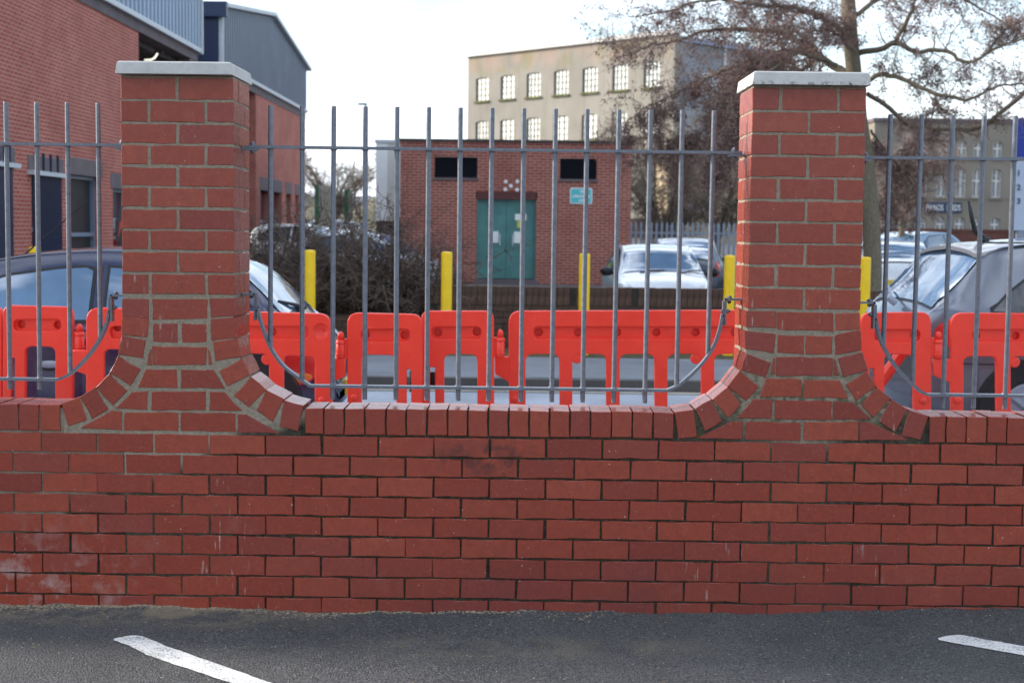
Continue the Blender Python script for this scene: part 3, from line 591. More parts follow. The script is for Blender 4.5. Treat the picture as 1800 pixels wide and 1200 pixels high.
def barrier(label, Y, outline, holes=(), slot=None, dimples=(), pin=None, arm=None, bosses=(), dish=None, feet=(), tilt=0.0, dots=()):
    ref = outline[0]; X0_, _ = xz(ref[0], ref[1], Y); o = root('red_barrier', label, 'barrier', (X0_, Y, 0), tilt, 'red plastic safety barriers')
    mpp = (Y-CAM[1])/FPX
    def cv(p): q = xz(p[0], p[1], Y); r = ((p[2]*mpp,) if len(p) > 2 else ()); return (q[0]-X0_, max(.0, q[1]))+r
    loops = [rounded([cv(p) for p in outline])]+[rounded([cv(p) for p in h]) for h in holes]
    back = []
    if slot:
        sl_ = rounded([cv(p) for p in [(slot[0], slot[2], 12), (slot[1], slot[2], 12), (slot[1], slot[3], 12), (slot[0], slot[3], 12)]], 7); loops.append(sl_)
    ds = [cv(d) for d in dimples]
    dc = None
    if dish: dc = cv(dish); loops.append(disc(dc[0], dc[1], dc[2], 20))
    me = plate(loops, .016, .007); me.materials.append(M['plastic']); me.polygons.foreach_set('use_smooth', [False]*len(me.polygons)); link('panel', me, o)
    if slot:
        g = .006; x0, x1 = cv((slot[0], slot[2]))[0]-g, cv((slot[1], slot[2]))[0]+g; z1, z0 = cv((slot[0], slot[2]))[1]+g, cv((slot[0], slot[3]))[1]-g
        rr = 7.5*mpp; b = plate([[(x0, z0), (x1, z0), (x1, z1), (x0, z1)]]+[disc(d[0], d[1], rr) for d in ds], .002, 0); b.materials.append(M['plastic']); link('recess_plate', b, o, (0, .010, 0))
        mb = MB(); mb.box(x0, x1, .046, .049, z0, z1)
        for d in ds: mb.tube([(d[0], .0085, d[1]), (d[0], .046, d[1])], [rr*1.01, rr*.85], 16, caps=False)
        mb.obj('recess_back', M['plastic'], o)
    if dc:
        mb = MB(); mb.tube([(dc[0], -.019, dc[1]), (dc[0], -.006, dc[1]), (dc[0], .006, dc[1]), (dc[0], .0075, dc[1])], [dc[2]*1.02, dc[2]*.72, dc[2]*.2, .0005], 22, caps=False); mb.tube([(dc[0]+.012, -.004, dc[1]), (dc[0]+.012, .006, dc[1])], [.004, .007], 8); mb.obj('dish', M['plastic'], o, smooth=True)
    for bq in bosses:
        c = cv(bq); mb = MB(); mb.tube([(c[0], .022, c[1]), (c[0], -.016, c[1]), (c[0], -.021, c[1])], [c[2], c[2], c[2]*.8], 18); mb.tube([(c[0], -.021, c[1]), (c[0], -.024, c[1])], [.010, .007], 10); mb.obj('boss', M['plastic'], o)
    for dq in dots:
        c = cv(dq); mb = MB(); mb.tube([(c[0], -.010, c[1]), (c[0], -.030, c[1]), (c[0], -.036, c[1])], [c[2], c[2]*.85, c[2]*.4], 14); mb.obj('foot_stud', M['plastic'], o)
    if pin:
        px, y0, y1, w, pl = pin; c = cv((px, y0)); cb = cv((px, y1)); r = w*mpp/2; h = c[1]-cb[1]; zt = c[1]; mb = MB()
        mb.tube([(c[0], 0, zt), (c[0], 0, zt-.008), (c[0], 0, zt-.02), (c[0], 0, zt-.05)], [r*.25, r*.55, r*.68, r*.7], 14)
        mb.tube([(c[0], 0, zt-.05), (c[0], 0, zt-.053), (c[0], 0, cb[1]+.012), (c[0], 0, cb[1])], [r*.8, r, r, r*.9], 14); mb.tube([(c[0], 0, zt-.064), (c[0], 0, zt-.072)], r*1.14, 14); mb.tube([(c[0], 0, cb[1]+.022), (c[0], 0, cb[1]+.03)], r*1.14, 14)
        mb.obj('hinge_pin', M['plastic'], o, smooth=True)
        a, b = cv((pl[0], pl[2])), cv((pl[1], pl[3])); MB().box(min(a[0], b[0]), max(a[0], b[0]), -.012, .012, min(a[1], b[1]), max(a[1], b[1])).obj('hinge_plate', M['plastic'], o)
    if arm:
        me2 = plate([rounded([cv(p) for p in arm])], .014, .006); me2.materials.append(M['plastic']); link('hinge_bracket', me2, o)
    for (x0, x1, y0, y1) in feet:
        a, b = cv((x0, y0)), cv((x1, y1)); cx = (a[0]+b[0])/2; MB().tube([(cx, .05, a[1]), (cx, .05, b[1])], abs(b[0]-a[0])/2, 14).obj('rubber_hinge', M['rubber'], o, smooth=True)
    return o
G = 845
barrier('narrow two-hole red barrier panel at the far left edge, beyond the first railing bar', 3.5, [(-118, 538, 14), (4, 540, 14), (3, 835), (-10, 835), (-10, 628), (-22, 628), (-22, 835), (-36, 835), (-36, 607, 12), (-92, 606, 12), (-92, 835), (-118, 835)], slot=(-100, -8, 563, 586), dimples=[(-88, 574), (-20, 575)])
barrier('narrow two-hole red barrier panel left of the left pier', 3.45, [(9, 538, 14), (128, 541, 14), (127, G), (101, G), (101, 607, 15), (44, 606, 15), (44, G), (30, G), (30, 627), (20, 627), (20, G), (9, G)], slot=(24, 111, 559, 583), dimples=[(37, 570), (101, 571)], pin=(139.5, 569, 617, 17, (127, 136, 583, 616)))
barrier('long red barrier running behind the left pier, with a round dish at its end', 3.25, [(155, 542, 22), (579, 553, 20), (582, 600), (583, G), (557, G), (155, G)],
    holes=[[(182, 611, 15), (182, G-8), (222, G-8), (222, 612, 15)], [(240, 612, 15), (240, G-8), (304, G-8), (304, 614, 15)], [(322, 614, 15), (322, G-8), (386, G-8), (386, 616, 15)], [(404, 617, 15), (404, G-8), (476, G-8), (476, 620, 15)], [(497, 622, 15), (497, G-8), (556, G-8), (556, 624, 15)]],
    slot=(193, 545, 571, 597), dimples=[(206, 575), (275, 577), (343, 579), (411, 581), (479, 583)], arm=[(128, 617), (155, 617), (156, 660), (150, 655), (129, 648)], bosses=[(470, 631, 10)], dish=(565, 581, 15), dots=[(566, 702, 7)])
barrier('narrow two-hole red barrier panel right of the sloping black hatchback tail', 3.35, [(613, 551, 18), (741, 554, 18), (739, G), (725, G), (725, 647), (713, 647), (713, G), (699, G), (699, 622, 15), (634, 620, 15), (634, G), (613, G)], slot=(633, 723, 576, 602), dimples=[(643, 588), (711, 589)], pin=(599, 583, 629, 17, (605, 616, 595, 630)), arm=[(586, 631), (606, 631), (606, 660), (586, 668)], dots=[(623, 697, 7)])
barrier('narrow two-hole red barrier panel below the middle yellow bollard', 3.5, [(743, 548, 12), (866, 548, 14), (867, G), (841, G), (841, 620, 15), (779, 620, 15), (779, G), (767, G), (767, 643), (754, 643), (754, G), (743, G)], slot=(757, 848, 572, 597), dimples=[(770, 584), (838, 583)], pin=(879.5, 579, 628, 16, (866, 874, 592, 628)), feet=[(719, 728, 653, 690), (735, 750, 653, 690), (751, 765, 655, 682)])
hol = []
for a, b in ((922, 985), (1004, 1067), (1087, 1152), (1171, 1234), (1253, 1317), (1336, 1378)): hol.append([(a, 620, 16), (a, G-8), (b, G-8), (b, 619.5, 16)])
barrier('long red barrier with six arches in front of the green-doored brick building', 3.65, [(896, 548, 20), (1400, 546, 20), (1401, G), (897, G)], holes=hol, slot=(936, 1385, 572, 597), dimples=[(947+69*i, 584) for i in range(7)], arm=[(871, 628), (897, 628), (898, 672), (890, 666), (872, 656)], bosses=[(1014, 629, 9.5), (1223, 630, 9.5)], dots=[(905, 700, 7)])
barrier('narrow two-hole red barrier panel right of the right pier', 3.85, [(1513, 551, 18), (1633, 550, 16), (1633, G), (1606, G), (1606, 621, 15), (1551, 620, 15), (1551, G), (1537, G), (1537, 645), (1525, 645), (1525, G), (1513, G)], slot=(1534, 1618, 577, 602), dimples=[(1543, 590), (1607, 588)], pin=(1650, 583, 630, 17, (1633, 1642, 593, 628)), dots=[(1621, 703, 7)])
hol = []
for i in range(5): hol.append([(1690+83*i, 624, 15), (1690+83*i, G-8), (1752+83*i, G-8), (1752+83*i, 624, 15)])
fb = barrier('long red barrier at the right edge in front of the grey hatchback', 3.85, [(1672, 551, 20), (2120, 555, 20), (2120, G), (1672, G)], holes=hol, slot=(1706, 2100, 577, 602), dimples=[(1716+70*i, 590) for i in range(6)], arm=[(1640, 632), (1672, 632), (1672, 672), (1664, 668), (1641, 658)], bosses=[(1782, 636, 9.5)], dots=[(1681, 702, 8)])
p0, p1 = at(1532, 690, 4.15), at(1588, 616, 4.15)
d = root('red_barrier', 'red barrier foot leaning slantwise behind the right narrow panel', 'barrier', (p0[0], 4.15, 0), group='red plastic safety barriers')
MB().tube([(p0[0]-p0[0]-.28, 0, 0.02), (p1[0]-p0[0], 0, p1[2])], .042, 8).obj('foot_bar', M['plastic'], d)

# ------------------------------------------------------------------ cars
def pchip(xs, ys, q):
    xs, ys = np.array(xs, float), np.array(ys, float); h = np.diff(xs); dl = np.diff(ys)/h; m = np.zeros_like(ys)
    for i in range(1, len(xs)-1):
        if dl[i-1]*dl[i] > 0: w1, w2 = 2*h[i]+h[i-1], h[i]+2*h[i-1]; m[i] = (w1+w2)/(w1/dl[i-1]+w2/dl[i])
    m[0], m[-1] = dl[0], dl[-1]; i = np.clip(np.searchsorted(xs, q)-1, 0, len(xs)-2); t = (q-xs[i])/h[i]
    return ys[i]*(1+2*t)*(1-t)**2+m[i]*h[i]*t*(1-t)**2+ys[i+1]*t*t*(3-2*t)+m[i+1]*h[i]*t*t*(t-1)
class CarShape:
    def __init__(s, L, W, H, top, belt, roofw=.70):
        s.L, s.W, s.H, s.top, s.belt, s.roofw = L, W, H, top, belt, roofw; s.memo = {}
    def sec(s, x):
        k = round(float(x), 4)
        if k not in s.memo: s.memo[k] = s._sec(k)
        return s.memo[k]
    def _sec(s, x):
        """half section, from the centre line of the roof down to the sill"""
        u = abs(x)/(s.L/2); zt = float(pchip([p[0] for p in s.top], [p[1] for p in s.top], x)); zb = float(np.interp(x, [p[0] for p in s.belt], [p[1] for p in s.belt]))
        wb = s.W/2*(1-.30*max(0, u-.55)**2/.2025*(1 if u < 1 else 1)); wb = max(wb, .2)
        zbe = min(zb, zt-.05); cab = max(0, min(1, (zt-zb)/(s.H-zb))); wt = wb*(.90-(.90-s.roofw)*cab)
        sill = .20+.06*max(0, u-.8)/.2
        pts = [(0, zt), (wt*.55, zt-.010), (wt*.9, zt-.034), (wt, zt-.062 if cab > .2 else zt-.04), (wb*.965-(.0), zbe+.012), (wb, zbe-.07), (wb*1.005, (zbe+sill)/2), (wb*.985, sill+.09), (wb*.93, sill)]
        p = np.array([pts[0]]+pts+[pts[-1]]); t = (np.arange(6)/6.0)[None, :, None]; p0, p1, p2, p3 = [p[k:k+len(p)-3][:, None] for k in range(4)]
        c = (.5*((2*p1)+(-p0+p2)*t+(2*p0-5*p1+4*p2-p3)*t*t+(-p0+3*p1-3*p2+p3)*t**3)).reshape(-1, 2); return np.vstack([c, p[-1]])
    def side(s, x, z):
        c = s.sec(x); i = 12; return float(np.interp(-z, -np.minimum.accumulate(c[i:, 1]), c[i:, 0]))
    def topv(s, x, v):        # v 0..1 across to the roof edge point
        c = s.sec(x); t = v*17; i = min(int(t), len(c)-2); return c[i]+(c[i+1]-c[i])*(t-i)
def side_patch(cs, sgn, xs, lo, hi, off, nz=7):
    v, f = [], []; n = len(xs)
    for x in xs:
        for k in range(nz):
            z = lo(x)+(hi(x)-lo(x))*k/(nz-1); y = cs.side(x, z); dy = cs.side(x, z+.02)-cs.side(x, z-.02); nrm = np.array([1, -dy/.04]); nrm /= np.linalg.norm(nrm)
            v.append((x, sgn*(y+nrm[0]*off), z+nrm[1]*off))
    for i in range(n-1):
        for k in range(nz-1): f.append((i*nz+k, i*nz+k+1, (i+1)*nz+k+1, (i+1)*nz+k))
    return v, f
def top_patch(cs, x0, x1, v0, v1, off, nx=14, nv=17):
    v, f = [], []
    for i in range(nx):
        x = x0+(x1-x0)*i/(nx-1); vm = v0+(v1-v0)*i/(nx-1); zc = cs.sec(x)[0][1]; sl_ = (cs.sec(x+.01)[0][1]-cs.sec(x-.01)[0][1])/.02; nn = np.array([-sl_, 1.0]); nn /= np.linalg.norm(nn)
        for k in range(nv):
            t = -1+2*k/(nv-1); p = cs.topv(x, abs(t)*vm); v.append((x+nn[0]*off, math.copysign(p[0], t), p[1]+nn[1]*off))
    for i in range(nx-1):
        for k in range(nv-1): f.append((i*nv+k, i*nv+k+1, (i+1)*nv+k+1, (i+1)*nv+k))
    return v, f
def car(label, cs, paint, loc, rz, windows, wind, rear, group='parked cars', wheels=(-1.22, 1.16), sideglass=None, grp=True):
    o = root('parked_car', label, 'car', loc, rz, group if grp else None); L = cs.L
    xs = np.concatenate([[-L/2], -L/2+np.array([.012, .035, .07, .12, .18]), np.linspace(-L/2+.25, L/2-.25, 46), L/2-np.array([.18, .12, .07, .035, .012]), [L/2]])
    v, f = [], []; n = None
    for x in xs:
        c = cs.sec(x); full = [(x, -p[0], p[1]) for p in c[::-1]]+[(x, p[0], p[1]) for p in c[1:]]; n = len(full); v += full
    for i in range(len(xs)-1):
        for k in range(n-1): f.append((i*n+k, i*n+k+1, (i+1)*n+k+1, (i+1)*n+k))
    f += [tuple(range(n)), tuple((len(xs)-1)*n+k for k in range(n-1, -1, -1))]
    MB().add(v, f).obj('body', paint, o, smooth=True)
    for sgn in (-1, 1):
        for (x0, x1, lo, hi) in windows:
            wx = np.linspace(x0, x1, 22); g = .022
            fl = lambda x, lo=lo: float(np.interp(x, [p[0] for p in lo], [p[1] for p in lo])); fh = lambda x, hi=hi: float(np.interp(x, [p[0] for p in hi], [p[1] for p in hi]))
            MB().add(*side_patch(cs, sgn, np.linspace(x0-g, x1+g, 24), lambda x: fl(x)-g, lambda x: fh(x)+g, .004)).obj('window_seal', M['black'], o, smooth=True)
            MB().add(*side_patch(cs, sgn, wx, fl, fh, .0085)).obj('side_window', sideglass or M['carglass'], o, smooth=True)
    for nm, q in (('windscreen', wind), ('rear_window', rear)):
        if q:
            x0, x1, v0, v1 = q; s_ = 1 if x1 > x0 else -1
            MB().add(*top_patch(cs, x0-s_*.012, x1+s_*.012, min(1, v0+.025), min(1, v1+.025), .004)).obj('glass_seal', M['black'], o, smooth=True)
            MB().add(*top_patch(cs, x0, x1, v0, v1, .009)).obj(nm, M['screen'], o, smooth=True)
    for wx in wheels:
        for sgn in (-1, 1):
            y = sgn*(cs.W/2); r = .29; a = MB(); a.tube([(wx, y-sgn*.2, .30), (wx, y+sgn*.012, .30)], .345, 28); a.obj('wheel_arch', M['black'], o)
            w = MB(); w.tube([(wx, y-sgn*.16, .29), (wx, y-sgn*.02, .29), (wx, y+sgn*.012, .29), (wx, y+sgn*.022, .29)], [r, r, r*.97, r*.72], 28); wo_ = w.obj('wheel', M['rubber'], o, smooth=False)
            rm = MB(); rm.tube([(wx, y+sgn*.018, .29), (wx, y+sgn*.026, .29)], [r*.68, r*.6], 24)
            for k in range(5):
                t = 2*math.pi*k/5; rm.tube([(wx, y+sgn*.03, .29), (wx+math.cos(t)*r*.6, y+sgn*.028, .29+math.sin(t)*r*.6)], .022, 6)
            rm.obj('rim', M['post'], wo_)
    return o
def ellipse_patch(cs, sgn, cx, cz, rx, rz_, off, rot=0.0, n=22):
    v, f = [], []; rings = 5
    for j in range(rings+1):
        for k in range(n):
            t = 2*math.pi*k/n; a, b = rx*j/rings*math.cos(t), rz_*j/rings*math.sin(t); x, z = cx+a*math.cos(rot)-b*math.sin(rot), cz+a*math.sin(rot)+b*math.cos(rot)
            v.append((x, sgn*(cs.side(x, z)+off*(1-.5*(j/rings)**2)), z))
    for j in range(rings):
        for k in range(n): f.append((j*n+k, j*n+(k+1) % n, (j+1)*n+(k+1) % n, (j+1)*n+k))
    return v, f
# small round black three-door, tail to the right
KA = CarShape(3.62, 1.64, 1.36, [(-1.81, .42), (-1.79, .52), (-1.72, .645), (-1.62, .755), (-1.50, .86), (-1.40, .95), (-1.28, 1.075), (-1.06, 1.245), (-.85, 1.315), (-.5, 1.352), (-.15, 1.36), (.25, 1.338), (.6, 1.29), (.85, 1.22), (1.05, 1.08), (1.25, .92), (1.45, .82), (1.65, .68), (1.76, .55), (1.81, .40)], [(-1.81, .86), (-1.2, .86), (0, .835), (1.0, .81), (1.81, .70)], .71)
tail = at(607, 640, 4.9); KX = tail[0]-1.81
ka = car('small black hatchback parked on the left behind the red barriers', KA, mat_paintcar('black_car_paint', (.012, .018, .062), .14, .2), (KX, 5.15, 0), math.pi,
    [(-.95, -.205, [(-.95, .90), (-.205, .865)], [(-.95, .99), (-.85, 1.085), (-.6, 1.17), (-.35, 1.205), (-.205, 1.212)]), (-.085, .95, [(-.085, .855), (.95, .84)], [(-.085, 1.19), (-.05, 1.212), (.15, 1.20), (.53, 1.143), (.8, 1.03), (.95, .87)])],
    (1.22, .88, .93, .93), (-1.43, -1.05, .90, .86), sideglass=M['screen'])
def ka_part(name, vf, mat): MB().add(*vf).obj(name, mat, ka, smooth=True)
for sgn in (-1, 1):
    ka_part('tail_light', ellipse_patch(KA, sgn, -1.545, .53, .125, .115, .010, rot=-.25), M['red']); ka_part('indicator_lens', ellipse_patch(KA, sgn, -1.545, .47, .085, .04, .014), M['amber'])
    ka_part('door_handle', ellipse_patch(KA, sgn, .17, .542, .095, .04, .003), M['black']); ka_part('door_handle', ellipse_patch(KA, sgn, .17, .550, .085, .026, .018), M['post']); ka_part('door_lock', ellipse_patch(KA, sgn, .03, .475, .013, .013, .008), M['post'])
    ka_part('door_seam', side_patch(KA, sgn, [-.150, -.144], lambda x: .30, lambda x: 1.23, .0025, 14), M['black'])
    ka_part('roof_gutter', side_patch(KA, sgn, np.linspace(-1.0, .9, 30), lambda x: KA.sec(x)[17][1]-.004, lambda x: KA.sec(x)[17][1]+.004, .005, 3), M['black'])
    ka_part('bumper_seam', side_patch(KA, sgn, np.linspace(-1.74, -1.2, 10), lambda x: .415, lambda x: .423, .003, 2), M['black'])
b = MB(); b.tube([(-1.47, .0, .92), (-1.43, .25, .955), (-1.36, .48, .99)], [.022, .014, .008], 6); b.obj('rear_wiper', M['black'], ka)
MB().box(-1.835, -1.79, -.27, .27, .30, .41).obj('number_plate', M['plate'], ka)
an0, an1 = at(20, 455, 5.15), at(155, 352, 5.15); b = MB(); q0 = np.array([-(an0[0]-KX), 0, an0[2]-.05]); q1 = np.array([-(an1[0]-KX), 0, an1[2]]); b.tube([q0, q0+(q1-q0)*.12, q1], [.014, .006, .0035], 6); b.obj('aerial', M['black'], ka)
# dark grey hatchback on the right, tail to the left
GH = CarShape(3.95, 1.70, 1.50, [(-1.975, .52), (-1.96, .70), (-1.91, .92), (-1.84, 1.02), (-1.62, 1.24), (-1.42, 1.425), (-1.30, 1.465), (-.8, 1.50), (-.2, 1.50), (.3, 1.44), (.7, 1.26), (1.1, 1.03), (1.4, .95), (1.75, .82), (1.92, .65), (1.975, .45)], [(-1.975, 1.0), (-1.2, .985), (0, .95), (1.1, .90), (1.975, .76)], .71)
GY = 5.6; g0 = at(1588, 560, GY-.6)
GX = g0[0]+1.92
gh = car('dark grey hatchback with roof spoiler parked on the right behind the red barriers', GH, mat_paintcar('grey_car_paint', (.135, .148, .18), .22, .6), (GX, GY, 0), rad(6),
    [(-1.46, -.14, [(-1.46, .975), (-.14, .955)], [(-1.46, .985), (-1.34, 1.10), (-1.18, 1.21), (-1.0, 1.30), (-.8, 1.355), (-.5, 1.385), (-.14, 1.40)]), (-.02, .98, [(-.02, .985), (.98, .95)], [(-.02, 1.40), (.2, 1.36), (.55, 1.20), (.8, 1.06), (.98, .97)])],
    (1.08, .42, .93, .93), (-1.83, -1.46, .95, .92), sideglass=M['darkglass'])
for sgn in (-1, 1):
    MB().add(*ellipse_patch(GH, sgn, -1.72, .82, .13, .10, .012, rot=.3)).obj('tail_light', M['red'], gh, smooth=True)
    MB().add(*side_patch(GH, sgn, [-.086, -.080], lambda x: .30, lambda x: 1.42, .0025, 14)).obj('door_seam', M['black'], gh)
    MB().add(*side_patch(GH, sgn, np.linspace(-1.93, -1.45, 10), lambda x: .60, lambda x: .608, .003, 2)).obj('bumper_seam', M['black'], gh)
MB().add(*ellipse_patch(GH, -1, -1.30, .80, .075, .075, .003)).obj('fuel_flap', M['black'], gh)
MB().add(*ellipse_patch(GH, -1, -1.30, .80, .070, .070, .006)).obj('fuel_flap', gh.children[0].data.materials[0], gh)
sp = MB(); 
for i in range(2): pass
sv, sf = [], []
for k in range(15):
    t = -1+2*k/14; p = GH.topv(-1.38, abs(t)*.95); y_ = math.copysign(p[0], t); zz = p[1]
    sv += [(-1.30, y_, zz+.026), (-1.50, y_*.99, zz-.002-.03*abs(t)), (-1.505, y_*.99, zz-.03-.03*abs(t)), (-1.36, y_, zz-.02)]
for k in range(14):
    for j in range(4): sf.append((k*4+j, k*4+(j+1) % 4, k*4+4+(j+1) % 4, k*4+4+j))
sf += [(0, 1, 2, 3), (56, 57, 58, 59)]
sp.add(sv, sf).obj('roof_spoiler', mat_paintcar('spoiler_sheen', (.42, .42, .41), .3, .3), gh, smooth=False)  # pale colour paints in the reflection along the spoiler's top edge
b = MB(); b.tube([(-1.19, 0, 1.47), (-1.23, 0, 1.51)], [.045, .02], 10); b.tube([(-1.21, 0, 1.50), (-1.28, 0, 1.55), (-1.31, 0, 1.66), (-1.34, 0, 1.78)], [.026, .022, .017, .010], 8); b.obj('aerial', M['black'], gh, smooth=True)
b = MB(); b.tube([(-1.905, -.05, 1.00), (-1.97, -.05, 1.045)], [.03, .026], 10); b.tube([(-1.93, -.05, 1.03), (-1.83, .3, 1.10), (-1.80, .45, 1.12)], [.012, .010, .006], 6); b.obj('rear_wiper', M['post'], gh)
b = MB(); b.box(-1.50, -1.0, -.62, -.585, 1.462, 1.472); b.obj('roof_strip', M['black'], gh)
# other cars in the yard across the road
SM = CarShape(3.45, 1.64, 1.46, [(-1.725, .5), (-1.70, .75), (-1.62, 1.02), (-1.45, 1.30), (-1.2, 1.42), (-.6, 1.46), (-.1, 1.455), (.3, 1.38), (.65, 1.19), (.98, 1.0), (1.25, .92), (1.5, .80), (1.66, .66), (1.725, .45)], [(-1.725, .95), (0, .93), (1.725, .78)], .72)
def small_car(label, col, loc, rz, metal=.1, rough=.2, mirrors=True, plate_=None, cs=SM):
    o = car(label, cs, mat_paintcar('car_paint', col, rough, metal), loc, rz,
        [(-1.15, -.3, [(-1.15, 1.0), (-.3, .975)], [(-1.15, 1.16), (-.9, 1.31), (-.3, 1.36)]), (-.2, .82, [(-.2, .97), (.82, .94)], [(-.2, 1.36), (.1, 1.33), (.5, 1.14), (.82, .95)])],
        (.95, .36, .94, .94), (-1.61, -1.30, .92, .90), wheels=(-1.1, 1.12), group='cars parked in the yard across the road')
    for s_ in (-1, 1):
        MB().add(*ellipse_patch(cs, s_, -1.50, .82, .10, .16, .012)).obj('tail_light', M['red'], o, smooth=True)
        MB().add(*ellipse_patch(cs, s_, 1.42, .72, .16, .09, .012, rot=-.3)).obj('headlight', M['lens'], o, smooth=True)
        m = MB(); m.tube([(.62, s_*.74, .96), (.60, s_*.86, .985)], .02, 6); m.tube([(.56, s_*.84, .99), (.60, s_*.86, .995), (.66, s_*.955, 1.0), (.62, s_*1.0, .995)], [.05, .082, .082, .03], 10); m.obj('wing_mirror', M['black'], o, smooth=True)
    w = MB()
    for s_ in (-.38, .30): w.tube([(1.0, s_, .985), (.96, s_+.2, 1.03), (.93, s_+.42, 1.035)], [.014, .010, .008], 6)
    w.obj('wiper', M['black'], o)
    if plate_: MB().box(-1.752, -1.722, -.26, .26, .56, .67).obj('number_plate', M['plate'], o)
    return o
Wp = (.72, .74, .76)
def yard_car(px, Y, rz, label, col, **kw):
    p = at(px, 450, Y); return small_car(label, col, (p[0], Y, back_z(Y)-.02), rz, **kw)
yard_car(1152, 19.6, rad(-88), 'white small hatchback facing the camera behind the dark low wall', Wp)
yard_car(1206, 26.0, rad(82), 'dark hatchback seen from behind, partly hidden by the white hatchback', (.05, .07, .10), metal=.4)
yard_car(1556, 25.5, rad(86), 'white car seen from behind with a yellow plate beside the tree trunk', Wp, plate_=True)
yard_car(1630, 34.0, rad(40), 'pale blue-grey car far behind the grey hatchback, by the old brick wall', (.25, .34, .42), metal=.4)
yard_car(650, 27.5, rad(-12), 'silver car right behind the bare hedge, nearest the brick substation', (.50, .53, .57), metal=.3)
yard_car(545, 34.0, rad(-15), 'white car behind the hedge below the green-edged notice board', Wp)
yard_car(610, 38.0, rad(8), 'pale car farthest back behind the hedge, beside the cream building', (.55, .60, .66), metal=.2)

# ------------------------------------------------------------------ low wall, bollards
YW = 11.55
lw = root('low_wall', 'dark low brick wall across the road with upright bricks along its top', 'wall', (0, YW, 0))
x0 = at(752, 520, YW)[0]; zt = at(1000, 505, YW)[2]
MB().box(x0+.004, 12, .006, .22, -.2, zt-.004).box(-14, x0-.002, .006, .22, -.2, .475).obj('mortar', M['lowmortar'], lw)
sb = [MB().box(-.0335, .0335, 0, .215, -.107, .107).mesh('brick', M['lowbrick']) for _ in range(1)]; st_ = MB().box(-.1075, .1075, 0, .1, -.0325, .0325).mesh('brick', M['lowbrick'])
rest = MB(); x = x0+.036; k = 0
while x < 12:
    if x < at(1345, 520, YW)[0] : link('brick', sb[0], lw, (x, rng.normal(0, .003), zt-.107+rng.normal(0, .002)))
    else: rest.box(x-.0335, x+.0335, 0, .215, zt-.214, zt)
    x += .0735; k += 1
for r in range(7):
    z = zt-.214-.01-.0325-r*.075
    if z < .1: break
    x = x0+(.108 if r % 2 else .22)
    while x < 12:
        if r < 2 and x < at(1345, 520, YW)[0]: link('brick', st_, lw, (x, rng.normal(0, .002), z))
        else: rest.box(x-.1075, x+.1075, 0, .1, z-.0325, z+.0325)
        x += .225
for r in range(5):
    z = .475-.0325-r*.075; x = x0-.12-(.1125 if r % 2 else 0)
    while x > -12:
        if r < 3 and x > at(545, 560, YW)[0] and x < at(900, 500, YW)[0]: link('brick', st_, lw, (x, rng.normal(0, .002), z))
        else: rest.box(x-.1075, x+.1075, 0, .1, z-.0325, z+.0325)
        x -= .225
rest.obj('outer_bricks', M['lowbrick'], lw, kind='stuff')
names = {62: 'yellow bollard seen past the roof of the black hatchback', 545: 'yellow bollard right of the left pier, beside the bare hedge', 785: 'yellow bollard left of the green double doors', 1027: 'yellow bollard right of the green double doors, before the dark low wall', 1282: 'yellow bollard just left of the right pier', 1520: 'yellow bollard against the tree trunk at the right pier edge', 325: 'yellow bollard hidden mostly behind the left pier'}
bolm = None
for px, lab in names.items():
    YB = 10.75; p = at(px, 500, YB); o = root('bollard', lab, 'bollard', (p[0], YB, .10), group='yellow bollards along the far pavement')
    if bolm is None:
        mb = MB(); n = 24; mb.tube([(0, 0, -.1), (0, 0, 1.135), (0, 0, 1.15), (0, 0, 1.153)], [.062, .062, .058, .05], n); bolm = mb.mesh('post', M['yellow'], False)
        cm = MB().tube([(0, 0, 1.1534), (0, 0, 1.158)], [.045, .02], n).mesh('cap', M['yellow'])
    link('post', bolm, o); link('cap', cm, o)

# ------------------------------------------------------------------ substation
YS = 32.5
def sx(px): return float(at(px, 400, YS)[0])
def sz(py, px=900): return float(at(px, py, YS)[2])
sub = root('substation', 'square red brick substation with green double doors and two dark louvres', 'building', (0, YS, 0))
xl, xr = sx(703), sx(1108); ztop = sz(246, 905); zb0 = back_z(YS)-.3
dl, dr, dtp, db = sx(838), sx(942), sz(351, 890), sz(491, 890)
ll = [(sx(763), sx(838)), (sx(983), sx(1047))]; lz0, lz1 = sz(313, 860), sz(277, 860)
mb = MB()      # front wall in pieces round the openings
cols = sorted([xl, ll[0][0], ll[0][1], dl, dr, ll[1][0], ll[1][1], xr])
def front(a, b, z0, z1): mb.box(a, b, 0, .3, z0, z1)
lin = sz(337, 890)
front(xl, ll[0][0], zb0, ztop-.42); front(ll[0][0], ll[0][1]-.002, zb0, lz0); front(ll[0][0], ll[0][1]-.002, lz1, ztop-.42); front(ll[0][1]-.002, dl, zb0, ztop-.42) if dl > ll[0][1] else None
front(max(dl, ll[0][1]), dr, lin, ztop-.42); front(dr, ll[1][0], zb0, ztop-.42); front(ll[1][0], ll[1][1], zb0, lz0); front(ll[1][0], ll[1][1], lz1, ztop-.42); front(ll[1][1], xr, zb0, ztop-.42)
mb.box(xl, xl+.3, .3, 6, zb0, ztop-.42); mb.box(xr-.3, xr, .3, 6, zb0, ztop-.42); mb.box(xl+.3, xr-.3, 5.7, 6, zb0, ztop-.42)
mb.obj('wall', M['substation'], sub)
mb = MB(); mb.box(xl-.005, xr+.005, -.005, 6.005, ztop-.42, ztop-.06); mb.obj('parapet', M['substation'], sub)
mb = MB(); mb.box(xl-.06, xr+.06, -.06, 6.06, ztop-.06, ztop); mb.obj('coping', M['coping'], sub)
